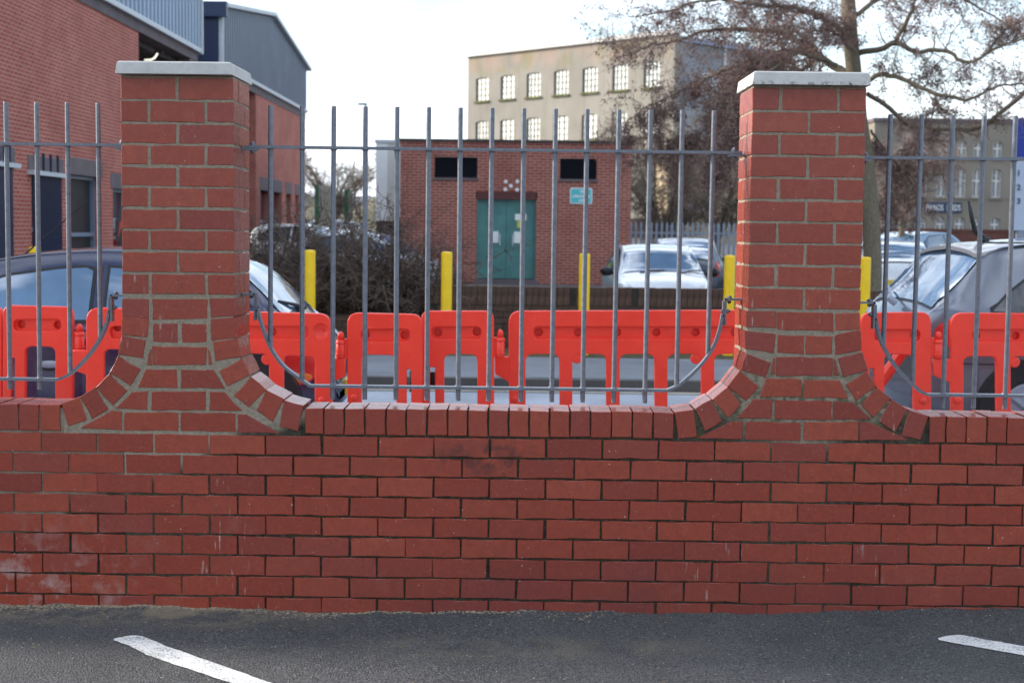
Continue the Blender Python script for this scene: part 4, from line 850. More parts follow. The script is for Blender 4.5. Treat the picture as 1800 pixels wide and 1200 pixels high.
for a, b in ll:
    lo = MB().box(a, b, .16, .2, lz0, lz1).obj('louvre', M['louvre'], sub)
    nsl = 9
    for k in range(nsl):
        z = lz0+(lz1-lz0)*(k+.5)/nsl; MB().add([(a+.01, .02, z-.045), (b-.01, .02, z-.045), (b-.01, .13, z+.03), (a+.01, .13, z+.03), (a+.01, .028, z-.05), (b-.01, .028, z-.05), (b-.01, .138, z+.025), (a+.01, .138, z+.025)], [(0, 1, 2, 3), (7, 6, 5, 4), (0, 4, 5, 1), (1, 5, 6, 2), (2, 6, 7, 3), (3, 7, 4, 0)]).obj('slat', M['louvre'], lo)
    MB().box(a-.04, b+.04, -.03, .1, lz0-.07, lz0-.002).obj('sill', M['band'], sub)
sol = MB().box(dl-.04, dr+.04, .008, .29, dtp, lin).obj('lintel', M['lowmortar'], sub)
nb = 26; wbk = (dr-dl+.08)/nb; lbm = MB().box(-wbk/2+.006, wbk/2-.006, 0, .1, dtp+.008, lin-.006).mesh('brick', plain('lintel_brick', (.16, .06, .055), .9, var=.4, scale=3))
for k in range(nb): link('brick', lbm, sol, (dl-.04+wbk*(k+.5), 0, 0))
dm = (dl+dr)/2
MB().box(dl, dl+.05, .08, .2, db, dtp).box(dr-.05, dr, .08, .2, db, dtp).box(dl+.05, dr-.05, .08, .2, dtp-.05, dtp).obj('door_frame', M['green'], sub)
for a, b, s_ in ((dl+.05, dm-.004, 1), (dm+.004, dr-.05, -1)):
    dd = MB().box(a, b, .12, .17, db+.02, dtp-.05).obj('door', M['green'], sub)
    hx = dm-s_*.17; h = MB(); h.tube([(hx, .12, sz(431)), (hx, .07, sz(431)), (hx, .07, sz(413)), (hx, .12, sz(413))], .018, 8); h.obj('handle', M['trim'], dd)
    px_ = 869 if s_ > 0 else 911
    pz = (sz(427), sz(407)); MB().box(sx(px_)-.11, sx(px_)+.11, .113, .118, *pz).obj('notice', M['white'], dd)
nt = MB().box(sx(905), sx(925), .113, .118, sz(387), sz(376)).obj('notice', M['white'], sub); MB().box(sx(909), sx(918), .112, .117, sz(400), sz(387.5)).obj('notice', plain('yellow_notice', (.6, .6, .12), .5), sub)
MB().box(dl-.05, dr+.05, -.15, .25, db-.12, db).obj('door_step', M['band'], sub)
sp_ = [(888, 319.5), (908.5, 319), (897, 327), (887.5, 333), (908, 333.5)]
for a, b in sp_:
    MB().tube([(sx(a), -.012, sz(b)), (sx(a), .01, sz(b))], [.045, .055], 10).obj('wall_plug', M['white'], sub)
sg = root('wall_sign', 'small teal sign with white lettering on the substation wall', 'sign', (sx(1020.5), YS-.03, sz(344.5, 1020)))
w2, h2 = (sx(1040)-sx(1001))/2, (sz(330)-sz(358))/2
MB().prism(rounded([(-w2, -h2, .05), (w2, -h2, .05), (w2, h2, .05), (-w2, h2, .05)]), .0, .025).obj('plate', M['white'], sg); MB().prism(rounded([(-w2+.025, -h2+.025, .04), (w2-.025, -h2+.025, .04), (w2-.025, h2-.025, .04), (-w2+.025, h2-.025, .04)]), -.004, .0).obj('panel', M['teal'], sg)
for a, b, z in ((-.02, .16, .11), (-.16, .26, -.01), (-.05, .16, -.12)):
    x = a
    while x < b-.02:
        wd = random.uniform(.02, .04); MB().box(x, x+wd, -.008, -.0045, z-.03, z+.03).obj('letter', M['white'], sg); x += wd+.014
m_ = MB(); m_.strip([(-.24, -.02), (-.215, -.05), (-.17, .03)], -.008, -.0045, .02); m_.obj('tick_mark', M['white'], sg)

# ------------------------------------------------------------------ brick industrial units on the left
XF = -9.0
def zy(px): return CAM[1]+9.0*FPX/(915-px)
def fz(px, py): Y = zy(px); return float(at(px, py, Y)[2])
un = root('industrial_unit', 'red brick industrial unit with blue-grey steel cladding above, nearest on the left', 'building', (XF, 0, 0))
Ya, Yb, Yc = 8.0, zy(247), zy(348); ZBt, ZCb = 6.0, 6.32
wins = [(zy(-16), zy(22), .4, 2.5), (zy(57), zy(108), .4, 2.42), (zy(124), zy(178), .1, 2.5), (zy(200), zy(236), .3, 2.3)]
mb = MB(); y = Ya
for (a, b, z0, z1) in wins:
    mb.box(-.35, 0, y, a, -.4, ZBt); mb.box(-.35, 0, a, b, z1, ZBt); mb.box(-.35, 0, a, b, -.4, z0); y = b
mb.box(-.35, 0, y, Yb, -.4, ZBt); mb.box(-12, -.35, Yb-.35, Yb, -.4, ZBt); mb.obj('wall', M['office'], un)
MB().box(-12, .03, Ya, Yc, ZBt, ZCb-.08).obj('fascia', M['band'], un)
for i, (a, b, z0, z1) in enumerate(wins):
    w = MB().box(-.26, -.20, a, b, z0, z1).obj('window', M['pane'] if i != 2 else M['black'], un)
    f_ = MB(); f_.box(-.21, -.12, a, a+.08, z0, z1); f_.box(-.21, -.12, b-.08, b, z0, z1); f_.box(-.21, -.12, a+.08, b-.08, (z0+z1)/2-.05, (z0+z1)/2+.03); f_.box(-.21, -.12, a+.08, b-.08, z1-.07, z1); f_.obj('frame', M['clad'], w)
    MB().box(-.34, .012, a-.18, b+.18, z1, z1+.34).obj('lintel', M['band'], un)
    if i < 2:      # roller shutter grille with box and hangers
        g = MB().box(0, .13, a-.2, b+.15, z1-.02, z1+.06).obj('shutter_box', M['trim'], un)
        n_ = 26
        for k in range(n_):
            yy = a+(b-a)*(k+.5)/n_; MB().box(.02, .035, yy-.012, yy+.012, z0, z1-.02).obj('grille_bar', M['cladblue'], g)
        for k in range(4):
            yy = a+(b-a)*(k+.5)/4; MB().box(.013, .05, yy-.03, yy+.03, z1+.06, z1+.40).obj('hanger', M['cladblue'], g)
# steel cladding above, really corrugated
def corrug(x, y0, y1, zb, ztf, pitch=.36, dep=.075):
    mb = MB(); v, f = [], []; n = int((y1-y0)/pitch)
    ys = []
    for i in range(n):
        b = y0+i*pitch; ys += [(b, 0), (b+pitch*.45, 0), (b+pitch*.52, dep), (b+pitch*.93, dep)]
    ys.append((y1, 0))
    for (yy, d_) in ys: v += [(x+d_, yy, zb), (x+d_, yy, ztf(yy))]
    for i in range(len(ys)-1): f.append((2*i, 2*i+2, 2*i+3, 2*i+1))
    return mb.add(v, f)
corrug(.05, Ya, Yc, ZCb, lambda y: 8.0+.9*max(0, 1-abs(y-(Yc-8.6))/8.6)).obj('cladding', M['clad'], un)
MB().box(-.1, .14, Ya, Yc+.02, ZCb-.08, ZCb+.04).obj('drip_trim', M['trim'], un); MB().box(-.02, .16, Yc, Yc+.14, ZCb-.1, 8.05).obj('corner_trim', M['trim'], un)
MB().box(-12, .04, Yc-.05, Yc-.005, ZCb, 8.0).obj('end_cladding', M['clad'], un)
rf = MB(); rf.add([(-12, Ya, 8.0), (.2, Ya, 8.0), (.2, Yc-8.6, 8.95), (-12, Yc-8.6, 8.95), (.2, Yc+.15, 8.0), (-12, Yc+.15, 8.0)], [(0, 1, 2, 3), (3, 2, 4, 5)]); rf.obj('roof', M['cladblue'], un)
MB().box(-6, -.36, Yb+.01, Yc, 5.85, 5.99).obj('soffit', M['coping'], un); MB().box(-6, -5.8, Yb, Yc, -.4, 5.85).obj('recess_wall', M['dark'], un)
MB().box(-.3, .02, Yc-.9, Yc-.02, 5.2, 5.99).obj('end_beam', M['band'], un)
lp = root('lit_lamp', 'glowing bent tube lamp under the soffit behind the left pier cap', 'lamp', (XF-.6, 0, 0))
def lpp(px, py): q = at(px, py, 31.5); return (q[0]-(XF-.6), 31.5, q[2])
MB().tube([lpp(254, 106), lpp(266, 105.5), lpp(272, 102), lpp(277, 94)], [.022, .026, .026, .022], 8).obj('tube', M['lampwhite'], lp, smooth=True)
MB().box(lpp(254, 106)[0]-.1, lpp(277, 94)[0]+.1, 31.55, 31.7, lpp(266, 90)[2], 5.86).obj('bracket', M['black'], lp)
ps = root('red_poster', 'red and black poster on the brick unit beside the left pier', 'sign', (XF+.02, 0, 0)); a, b = zy(203), zy(222)
MB().box(-.005, .012, a, b, fz(205, 425), fz(205, 385)).obj('board', M['black'], ps); MB().add([(.014, a+.1, fz(205, 420)), (.014, a+.5, fz(205, 395)), (.014, a+.9, fz(205, 418)), (.014, b-.1, fz(205, 390)), (.014, b-.2, fz(205, 387)), (.014, a+.3, fz(205, 389))], [(0, 1, 2, 3, 4, 5)]).obj('print', M['redsign'], ps)
u2 = root('industrial_unit', 'farther brick industrial unit with a gabled grey steel cladding end', 'building', (XF, 0, 0))
Y0, Y1 = zy(387), zy(537); Yr = (Y0+Y1)/2; Yw = zy(451); ze, zr_ = 7.95, 8.87
gab = lambda y: ze+(zr_-ze)*max(0, 1-abs(y-Yr)/(Y1-Yr))
corrug(.03, Y0+.02, Y1, ZCb, gab).obj('cladding', plain('grey_cladding', (.115, .145, .195), .42, .3, var=.15, scale=.7), u2)
v = [(-14, Y0-.2, ze-.02), (.25, Y0-.2, ze-.02), (.25, Yr, zr_+.05), (-14, Yr, zr_+.05), (.25, Y1+.2, ze-.02), (-14, Y1+.2, ze-.02)]; v2 = [(a_, b_, c_+.12) for a_, b_, c_ in v]
MB().add(v+v2, [(0, 1, 2, 3), (3, 2, 4, 5), (6, 9, 8, 7), (9, 11, 10, 8), (1, 7, 8, 2), (2, 8, 10, 4), (0, 6, 7, 1), (4, 10, 11, 5)]).obj('roof', M['trim'], u2)
MB().box(-14, 0, Y0-.05, Y0, ZCb-.1, ze).obj('eave_cladding', M['cladblue'], u2); MB().box(-14, .28, Y0-.28, Y0-.06, ze-.32, ze+.12).obj('gutter', M['cladblue'], u2)
MB().box(-.05, .12, Y0+.03, Y1+.05, ZCb-.12, ZCb-.005).obj('drip_trim', M['trim'], u2); MB().box(-.02, .12, Y0-.02, Y0+.1, ZCb, ze-.02).obj('corner_trim', M['trim'], u2)
MB().box(-14, .02, Y0, Y1, ZBt-.05, ZCb-.121).obj('fascia', M['band'], u2)
mb = MB(); y = Yw; wn2 = [(zy(459), zy(476), .9, 2.75), (zy(482), zy(496), .9, 2.75), (zy(504), zy(512.5), .9, 2.75), (zy(520), zy(526), .9, 2.75)]
for (a, b, z0, z1) in wn2:
    mb.box(-.4, 0, y, a, -.3, ZBt-.05); mb.box(-.4, 0, a, b, z1, ZBt-.05); mb.box(-.4, 0, a, b, -.3, z0); y = b
mb.box(-.4, 0, y, Y1, -.3, ZBt-.05); mb.obj('wall', M['office'], u2)
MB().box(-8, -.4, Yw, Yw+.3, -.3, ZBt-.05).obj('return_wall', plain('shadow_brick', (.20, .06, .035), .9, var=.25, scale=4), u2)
for (a, b, z0, z1) in wn2:
    w = MB().box(-.3, -.24, a, b, z0, z1).obj('window', M['pane'], u2); MB().box(-.23, -.18, a, b, 1.6, 1.72).obj('frame', M['clad'], w); MB().box(-.39, .012, a-.15, b+.15, z1, z1+.45).obj('lintel', M['band'], u2)
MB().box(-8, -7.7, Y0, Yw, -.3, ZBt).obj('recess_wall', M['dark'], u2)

# ------------------------------------------------------------------ cream building, mill, piano factory, walls
YC = 40.0
def bx_at(px0, px1, py0, py1, Y): a = at(px0, py1, Y); b = at(px1, py0, Y); return a[0], b[0], a[2], b[2]
cb = root('cream_building', 'pale cream clad building edge left of the brick substation', 'building', (0, YC, 0)); a, b, z0, z1 = bx_at(661, 730, 252, 388, YC)
MB().box(a, b, 0, 8, z0, z1).obj('wall', M['cream'], cb); MB().box(a-.05, b, -.05, 8, z1, z1+.1).obj('coping', M['trim'], cb); MB().box(a, b, .1, 7, .3, z0).obj('base', M['coping'], cb); MB().box(a-.01, a+.35, -.02, -.002, z0, z1-.02).obj('corner_flashing', M['white'], cb)
mill = root('old_mill', 'tall stained beige mill with rows of many-paned arched windows', 'building')
A = at(823, 101, 121.0); Bm = at(1187, 62, 104.5); zt_m = A[2]; A2, B2 = np.array([A[0], A[1]]), np.array([Bm[0], Bm[1]]); U_ = (B2-A2); Lm = np.linalg.norm(U_); U_ /= Lm; N_ = np.array([U_[1], -U_[0]])
mill.location = (A2[0], A2[1], 0); mill.rotation_euler = (0, 0, math.atan2(U_[1], U_[0]))
# local: x along the face, -y outward
def mloc(px, py):        # pixel direction to the mill face
    d = CF+CR*(px-900)/FPX+CU*(600-py)/FPX; n3 = np.array([N_[0], N_[1], 0]); t = ((np.array([A2[0], A2[1], 0])-CAM)@n3)/(d@n3); P = CAM+d*t; return float((P[:2]-A2)@U_), float(P[2])
z1m = mloc(846, 137)[1]; z0m = mloc(846, 178)[1]; z1n = mloc(846, 213)[1]; z0n = z1n-(z1m-z0m); zg = 3.0
wxs = []
for a, b in ((836.5, 858.5), (880, 904), (925.5, 950), (973.5, 999), (1023.5, 1050), (1076, 1103), (1131, 1159)): wxs.append((mloc(a, 150)[0], mloc(b, 150)[0]))
rows = [(z0m, z1m), (z0n, z1n), (z0n-(z1m-z1n), z1n-(z1m-z1n))]
mb = MB(); xe = [0.0]+[q for w in wxs for q in w]+[Lm]; zs = [zg]+[q for r in rows[::-1] for q in r]+[zt_m]
for i in range(len(xe)-1):
    for j in range(len(zs)-1):
        if i % 2 == 1 and j % 2 == 1: continue
        mb.box(xe[i], xe[i+1], 0, .55, zs[j], zs[j+1])
mb.box(0, .5, .55, 14, zg, zt_m); mb.box(.5, Lm-.5, 13.5, 14, zg, zt_m); mb.box(.5, Lm-.5, .55, 13.5, zt_m-1.2, zt_m-.9); mb.obj('wall', M['render'], mill)
MB().box(-.2, Lm+.05, -.25, .6, zt_m, zt_m+.32).obj('parapet', M['cream'], mill)
MB().box(Lm-.5, Lm+.02, .552, 14, zg, zt_m-.5).obj('side_wall', M['shaderender'], mill); MB().box(Lm-.5, Lm+.3, .5, 14.3, zt_m-.5, zt_m-.1).obj('gutter', M['clad'], mill)  # side wall's blue-grey render has its shade painted into the colour
for ri, (z0, z1) in enumerate(rows):
    for wi, (a, b) in enumerate(wxs):
        w = MB().box(a, b, .17, .23, z0, z1).obj('window', M['millglass'], mill); fr = MB(); t = .06; cols_ = random.choice([3, 4, 4]); rws = 4
        fr.box(a, a+t, .09, .165, z0, z1); fr.box(b-t, b, .09, .165, z0, z1); fr.box(a+t, b-t, .09, .165, z1-t, z1); fr.box(a+t, b-t, .09, .165, z0, z0+t)
        for k in range(1, rws): zz = z0+(z1-z0)*k/rws; fr.box(a+t, b-t, .105, .165, zz-.024, zz+.024)
        for k in range(1, cols_): xx = a+(b-a)*k/cols_; fr.box(xx-.018, xx+.018, .11, .162, z0+t, z1-t)
        fr.obj('frame', M['darkframe'], w)
        # arched head fills the corners of the opening
        h = MB(); cx, hw, rise = (a+b)/2, (b-a)/2, .15; n = 10; arc = [(cx+hw*math.cos(math.pi*k/n), z1-rise+rise*math.sin(math.pi*k/n)) for k in range(n+1)]
        h.prism([(b, z1+.001)]+arc[::1][0:6]+[(cx, z1+.001)], .002, .165); h.prism([(cx, z1+.001)]+arc[5:]+[(a, z1+.001)], .002, .165); h.obj('arch_head', M['render'], w)
        MB().box(a-.15, b+.15, -.14, .3, z0-.16, z0+.0).obj('sill', M['sill'], mill)
sw = MB()
for k, (y0, z0, z1) in enumerate(((3.4, z0m-.4, z1m-.7), (8, z0m-.4, z1m-.7))): w = MB().box(Lm+.021, Lm+.04, y0, y0+2.3, z0, z1).obj('window', M['pane'], mill); MB().box(Lm+.04, Lm+.08, y0+1.05, y0+1.2, z0, z1).box(Lm+.04, Lm+.08, y0-.1, y0+2.4, z1-.25, z1).box(Lm+.04, Lm+.08, y0-.1, y0+.03, z0, z1-.25).box(Lm+.04, Lm+.08, y0+2.27, y0+2.4, z0, z1-.25).obj('frame', M['whiteframe'], w)
MB().tube([(Lm+.12, 5.9, zg), (Lm+.12, 5.9, zt_m-.5)], .10, 8).obj('drainpipe', M['cream'], mill)
# piano factory
YP = 78.0
pf = root('piano_factory', 'grey rendered factory with white cross-barred arched windows and a black PIANOS sign', 'building', (0, YP, 0))
def P2(px, py): q = at(px, py, YP); return float(q[0]), float(q[2])
xl, _ = P2(1535, 300); xr, _ = P2(1990, 300); ztp_ = P2(1700, 216)[1]; zb_ = 1.0
cxs = [1587, 1622, 1656, 1690, 1718.5, 1752.5, 1787, 1821, 1855]
cxm = [P2(c, 300)[0] for c in cxs]; hw = .29
rws = [(P2(1690, 411)[1], P2(1690, 382)[1]), (P2(1690, 346.5)[1], P2(1690, 297)[1]), (P2(1690, 278)[1], P2(1690, 248)[1])]
xe = [xl]+[q for c in cxm for q in (c-hw, c+hw)]+[xr]; zs = [zb_]+[q for r in rws for q in r]+[ztp_]; mb = MB()
for i in range(len(xe)-1):
    for j in range(len(zs)-1):
        if i % 2 == 1 and j % 2 == 1: continue
        mb.box(xe[i], xe[i+1], 0, .4, zs[j], zs[j+1])
mb.box(xl, xl+.4, .4, 12, zb_, ztp_); mb.box(xr-.4, xr, .4, 12, zb_, ztp_); mb.obj('wall', M['greyrender'], pf); MB().box(xl-.1, xr+.1, -.12, 12, ztp_, ztp_+.22).obj('parapet', M['band'], pf)
for (z0, z1) in rws:
    for c in cxm:
        a, b = c-hw, c+hw; w = MB().box(a, b, .25, .3, z0, z1).obj('window', M['pane'], pf); fr = MB(); t = .055; zc = z0+(z1-z0)*.58
        fr.box(a, a+t, .16, .245, z0, z1); fr.box(b-t, b, .16, .245, z0, z1); fr.box(a+t, b-t, .16, .245, z1-.09, z1); fr.box(a+t, b-t, .16, .245, z0, z0+t); fr.box(c-.035, c+.035, .15, .245, z0+t, z1-.09); fr.box(a+t, b-t, .14, .245, zc-.04, zc+.04); fr.obj('frame', M['whiteframe'], w)
        h = MB(); n = 10; rise = .2; arc = [(c+hw*math.cos(math.pi*k/n), z1-rise+rise*math.sin(math.pi*k/n)) for k in range(n+1)]
        h.prism([(b, z1+.001)]+arc[0:6]+[(c, z1+.001)], .002, .24); h.prism([(c, z1+.001)]+arc[5:]+[(a, z1+.001)], .002, .24); h.obj('arch_head', M['greyrender'], w)
        MB().box(a-.1, b+.1, -.09, .2, z0-.12, z0).obj('sill', M['greyrender'], pf)
def text_mesh(body, size, mat, name, parent, loc, bold=.0, align='LEFT'):
    cu = bpy.data.curves.new('t', 'FONT'); cu.body = body; cu.size = size; cu.extrude = .004; cu.offset = bold; cu.align_x = align; cu.space_character = 1.04
    ob = bpy.data.objects.new('t', cu); COL.objects.link(ob); dg = bpy.context.evaluated_depsgraph_get(); dg.update(); me = bpy.data.meshes.new_from_object(ob.evaluated_get(dg)); bpy.data.objects.remove(ob)
    me.transform(Matrix(((1, 0, 0, 0), (0, 0, 1, 0), (0, 1, 0, 0), (0, 0, 0, 1)))); me.transform(Matrix.Diagonal((1, -1, 1, 1))); me.materials.clear(); me.materials.append(mat); return link(name, me, parent, loc)
a = P2(1624, 373.5); b = P2(1690, 356)
ps2 = root('factory_sign', 'long black board lettered PIANOS LEEDS on the grey factory', 'sign', (a[0], YP-.08, 0)); MB().box(0, b[0]-a[0], 0, .06, a[1], b[1]).obj('board', M['cladblue'], ps2)
hs = (b[1]-a[1]); text_mesh('PIANOS', hs*.80, M['white'], 'lettering', ps2, (.06, -.012, a[1]+hs*.22), .002).scale[0] = .60; text_mesh('LEEDS', hs*.80, M['white'], 'lettering', ps2, ((b[0]-a[0])*.60, -.012, a[1]+hs*.22), .002).scale[0] = .60
ow = root('old_brick_wall', 'low red brick wall in front of the grey factory', 'wall', (0, 62, 0)); q0, q1 = at(1530, 430, 62), at(1960, 406, 62)
MB().box(q0[0], q1[0], 0, .3, .5, q1[2]-.12).obj('brickwork', M['oldbrick'], ow); MB().box(q0[0], q1[0], -.04, .34, q1[2]-.12, q1[2]).obj('coping', M['oldbrick'], ow)
# yellow-washed and white backs seen through the bare trees right of the substation
yb = root('yellow_building', 'ochre and white painted building behind the bare trees and palisade fence', 'building', (0, 60, 0)); a, b, z0, z1 = bx_at(1172, 1330, 255, 410, 60)
MB().box(a, b, 0, 6, .5, z1).obj('wall', plain('ochre_render', (.44, .34, .21), .9, var=.25, scale=.6), yb); c0, c1, e0, e1 = bx_at(1210, 1252, 288, 372, 60); MB().box(c0, c1, -.06, -.003, e0, e1).obj('painted_panel', plain('mottled_panel', (.42, .44, .56), .8, var=.6, scale=1.6), yb)
MB().box(a-.1, b+.1, -.1, 6.1, z1, z1+.2).obj('coping', M['band'], yb)
wbk_ = root('white_building', 'low white building with a dark base right behind the substation corner', 'building', (0, 66, 0)); a, b, z0, z1 = bx_at(1090, 1168, 268, 384, 66)
MB().box(a, b, 0, 6, z0, z1).obj('wall', M['cream'], wbk_); MB().box(a, b, .05, 6, .5, z0).obj('base', M['band'], wbk_); g0 = bx_at(1148, 1168, 270, 345, 66); MB().box(g0[0], g0[1], -.04, -.003, g0[2], g0[3]).obj('window', M['pane'], wbk_)
# palisade fence
YF = 37.0
fn = root('palisade_fence', 'grey steel palisade fence with pointed pales right of the substation', 'fence', (0, YF, 0))
xa = at(1100, 400, YF)[0]; xb = at(1345, 400, YF)[0]; zg = back_z(YF); zt = float(at(1200, 390, YF)[2]); n = int((xb-xa)/.142); xsp = np.linspace(xa, xb, n)
prof = [(-.034, 0), (.034, 0), (.034, zt-.10-zg), (.012, zt-.02-zg), (0, zt-zg), (-.012, zt-.02-zg), (-.034, zt-.10-zg)]
pm = MB().prism(prof, -.014, 0).prism([(-.036, 0), (-.030, 0), (-.030, zt-.11-zg), (-.036, zt-.11-zg)], -.03, -.0145).prism([(.030, 0), (.036, 0), (.036, zt-.11-zg), (.030, zt-.11-zg)], -.03, -.0145).mesh('pale', M['post'])
for x in xsp: link('pale', pm, fn, (x, 0, zg+rng.normal(0, .006)))
for z in (zg+.35, zt-.33): MB().box(xa-.1, xb+.1, .002, .052, z-.03, z+.03).obj('rail', M['post'], fn)
for x in np.linspace(xa, xb, 4): MB().box(x-.05, x+.05, .054, .16, zg-.1, zt-.1).obj('post', M['post'], fn)
# site directory sign at the right edge
YG = 18.5; a, b, z0, z1 = bx_at(1778, 1990, 210, 405, YG)
ds = root('directory_sign', 'tall pale directory sign with a blue header at the right edge', 'sign', (a, YG, 0)); W_ = b-a; zm = float(at(1790, 277, YG)[2])
MB().box(0, W_, 0, .12, z0, zm).obj('panel', M['palesign'], ds); MB().box(-.004, W_+.004, -.006, .124, zm, z1).obj('header', M['blue'], ds); [MB().box(q, q+.12, .02, .1, -.2, z0).obj('post', M['post'], ds) for q in (.1, W_-.22)]
for t_, py in (('1  H', 309), ('2  H', 334), ('3  H', 358)): q = at(1787, py, YG); text_mesh(t_, .13, M['ink'], 'lettering', ds, (q[0]-a, -.006, q[2]), .003)
# green-edged notice boards and street lamp
for k, (x0_, x1_, y0_, y1_, Y, lab) in enumerate(((554, 584, 326, 402, 36.0, 'tall pale notice board with a green edge behind the hedge'), (606, 620, 336, 400, 41.0, 'smaller faded notice board farther back, right of the taller one'))):
    a, b, z0, z1 = bx_at(x0_, x1_, y0_, y1_, Y); o = root('notice_board', lab, 'sign', (a, Y, 0), rad(18), 'notice boards beyond the hedge'); w_ = (b-a)/math.cos(rad(18))
    MB().prism(rounded([(.1, z0, .12), (w_, z0, .12), (w_, z1, .2), (.1, z1, .05)]), 0, .06).obj('panel', M['rust'], o); MB().box(0, .1, -.03, .09, z0-.05, z1+.03).obj('edge', M['boardgreen'], o); MB().box(.1, w_, -.02, .08, z0-.07, z0-.002).obj('bottom_edge', M['boardgreen'], o); MB().box(w_*.4, w_*.6, .0, .08, .1, z0-.07).obj('post', M['boardgreen'], o)
q = at(642, 300, 62); sl_ = root('street_lamp', 'slim street lamp far off against the white sky', 'street lamp', (q[0], 62, back_z(62))); zt = float(at(640, 184, 62)[2])-back_z(62)
MB().tube([(0, 0, 0), (0, 0, zt)], [.07, .045], 8).obj('post', M['post'], sl_); MB().box(-.35, .08, -.09, .09, zt-.03, zt+.07).obj('lamp_head', M['post'], sl_)
# scrubby rise closing the view on the left
def hill(x, y): return back_z(y)+(1.6+.35*math.sin(x*.8)+.25*math.sin(x*2.3+1))*max(0, math.sin((y-66)/24*math.pi))
sheet('scrub_bank', M['hills'], np.linspace(-26, -4.5, 40), np.linspace(66, 90, 16), hill)

# ------------------------------------------------------------------ trees and shrubs
def unit(v): v = np.array(v, float); return v/(np.linalg.norm(v)+1e-12)
def fast_mesh(name, V, F, mat, smooth=False):
    """V (n,3), F (m,k) numpy -> mesh"""
    me = bpy.data.meshes.new(name); k = F.shape[1]; me.vertices.add(len(V)); me.vertices.foreach_set('co', np.asarray(V, np.float32).ravel())
    me.loops.add(F.size); me.loops.foreach_set('vertex_index', F.ravel().astype(np.int32)); me.polygons.add(len(F)); me.polygons.foreach_set('loop_start', np.arange(0, F.size, k, dtype=np.int32))
    me.update(calc_edges=True); me.validate(); me.materials.append(mat)
    if smooth: me.polygons.foreach_set('use_smooth', [True]*len(me.polygons))
    return me
def nrm(a): return a/(np.linalg.norm(a, axis=-1, keepdims=True)+1e-12)
def walk(p, d, L, n, kink, droop):
    """random-walk twigs: starts p (N,3), directions d, lengths L -> (N,n+1,3)"""
    d = nrm(d); P = [p]
    for i in range(n): d = nrm(d+rng.normal(0, kink, d.shape)+np.array([0, 0, -droop])); P.append(P[-1]+d*(L/n)[:, None])
    return np.stack(P, 1), d
def tubes(P, R_, s=3):
    """paths (N,m,3), radii (N,m) -> verts, quads"""
    N, m, _ = P.shape; D = np.empty_like(P); D[:, 1:-1] = P[:, 2:]-P[:, :-2]; D[:, 0] = P[:, 1]-P[:, 0]; D[:, -1] = P[:, -1]-P[:, -2]; D = nrm(D)
    a = nrm(np.cross(D, np.array([.31, .57, .76]))); c = np.cross(D, a); w = 2*np.pi*np.arange(s)/s
    V = P[:, :, None]+(a[:, :, None]*np.cos(w)[None, None, :, None]+c[:, :, None]*np.sin(w)[None, None, :, None])*R_[:, :, None, None]
    idx = np.arange(N*m*s).reshape(N, m, s); q = np.stack([idx[:, :-1], np.roll(idx, -1, 2)[:, :-1], np.roll(idx, -1, 2)[:, 1:], idx[:, 1:]], -1)
    return V.reshape(-1, 3), q.reshape(-1, 4)
DENS = 1.9
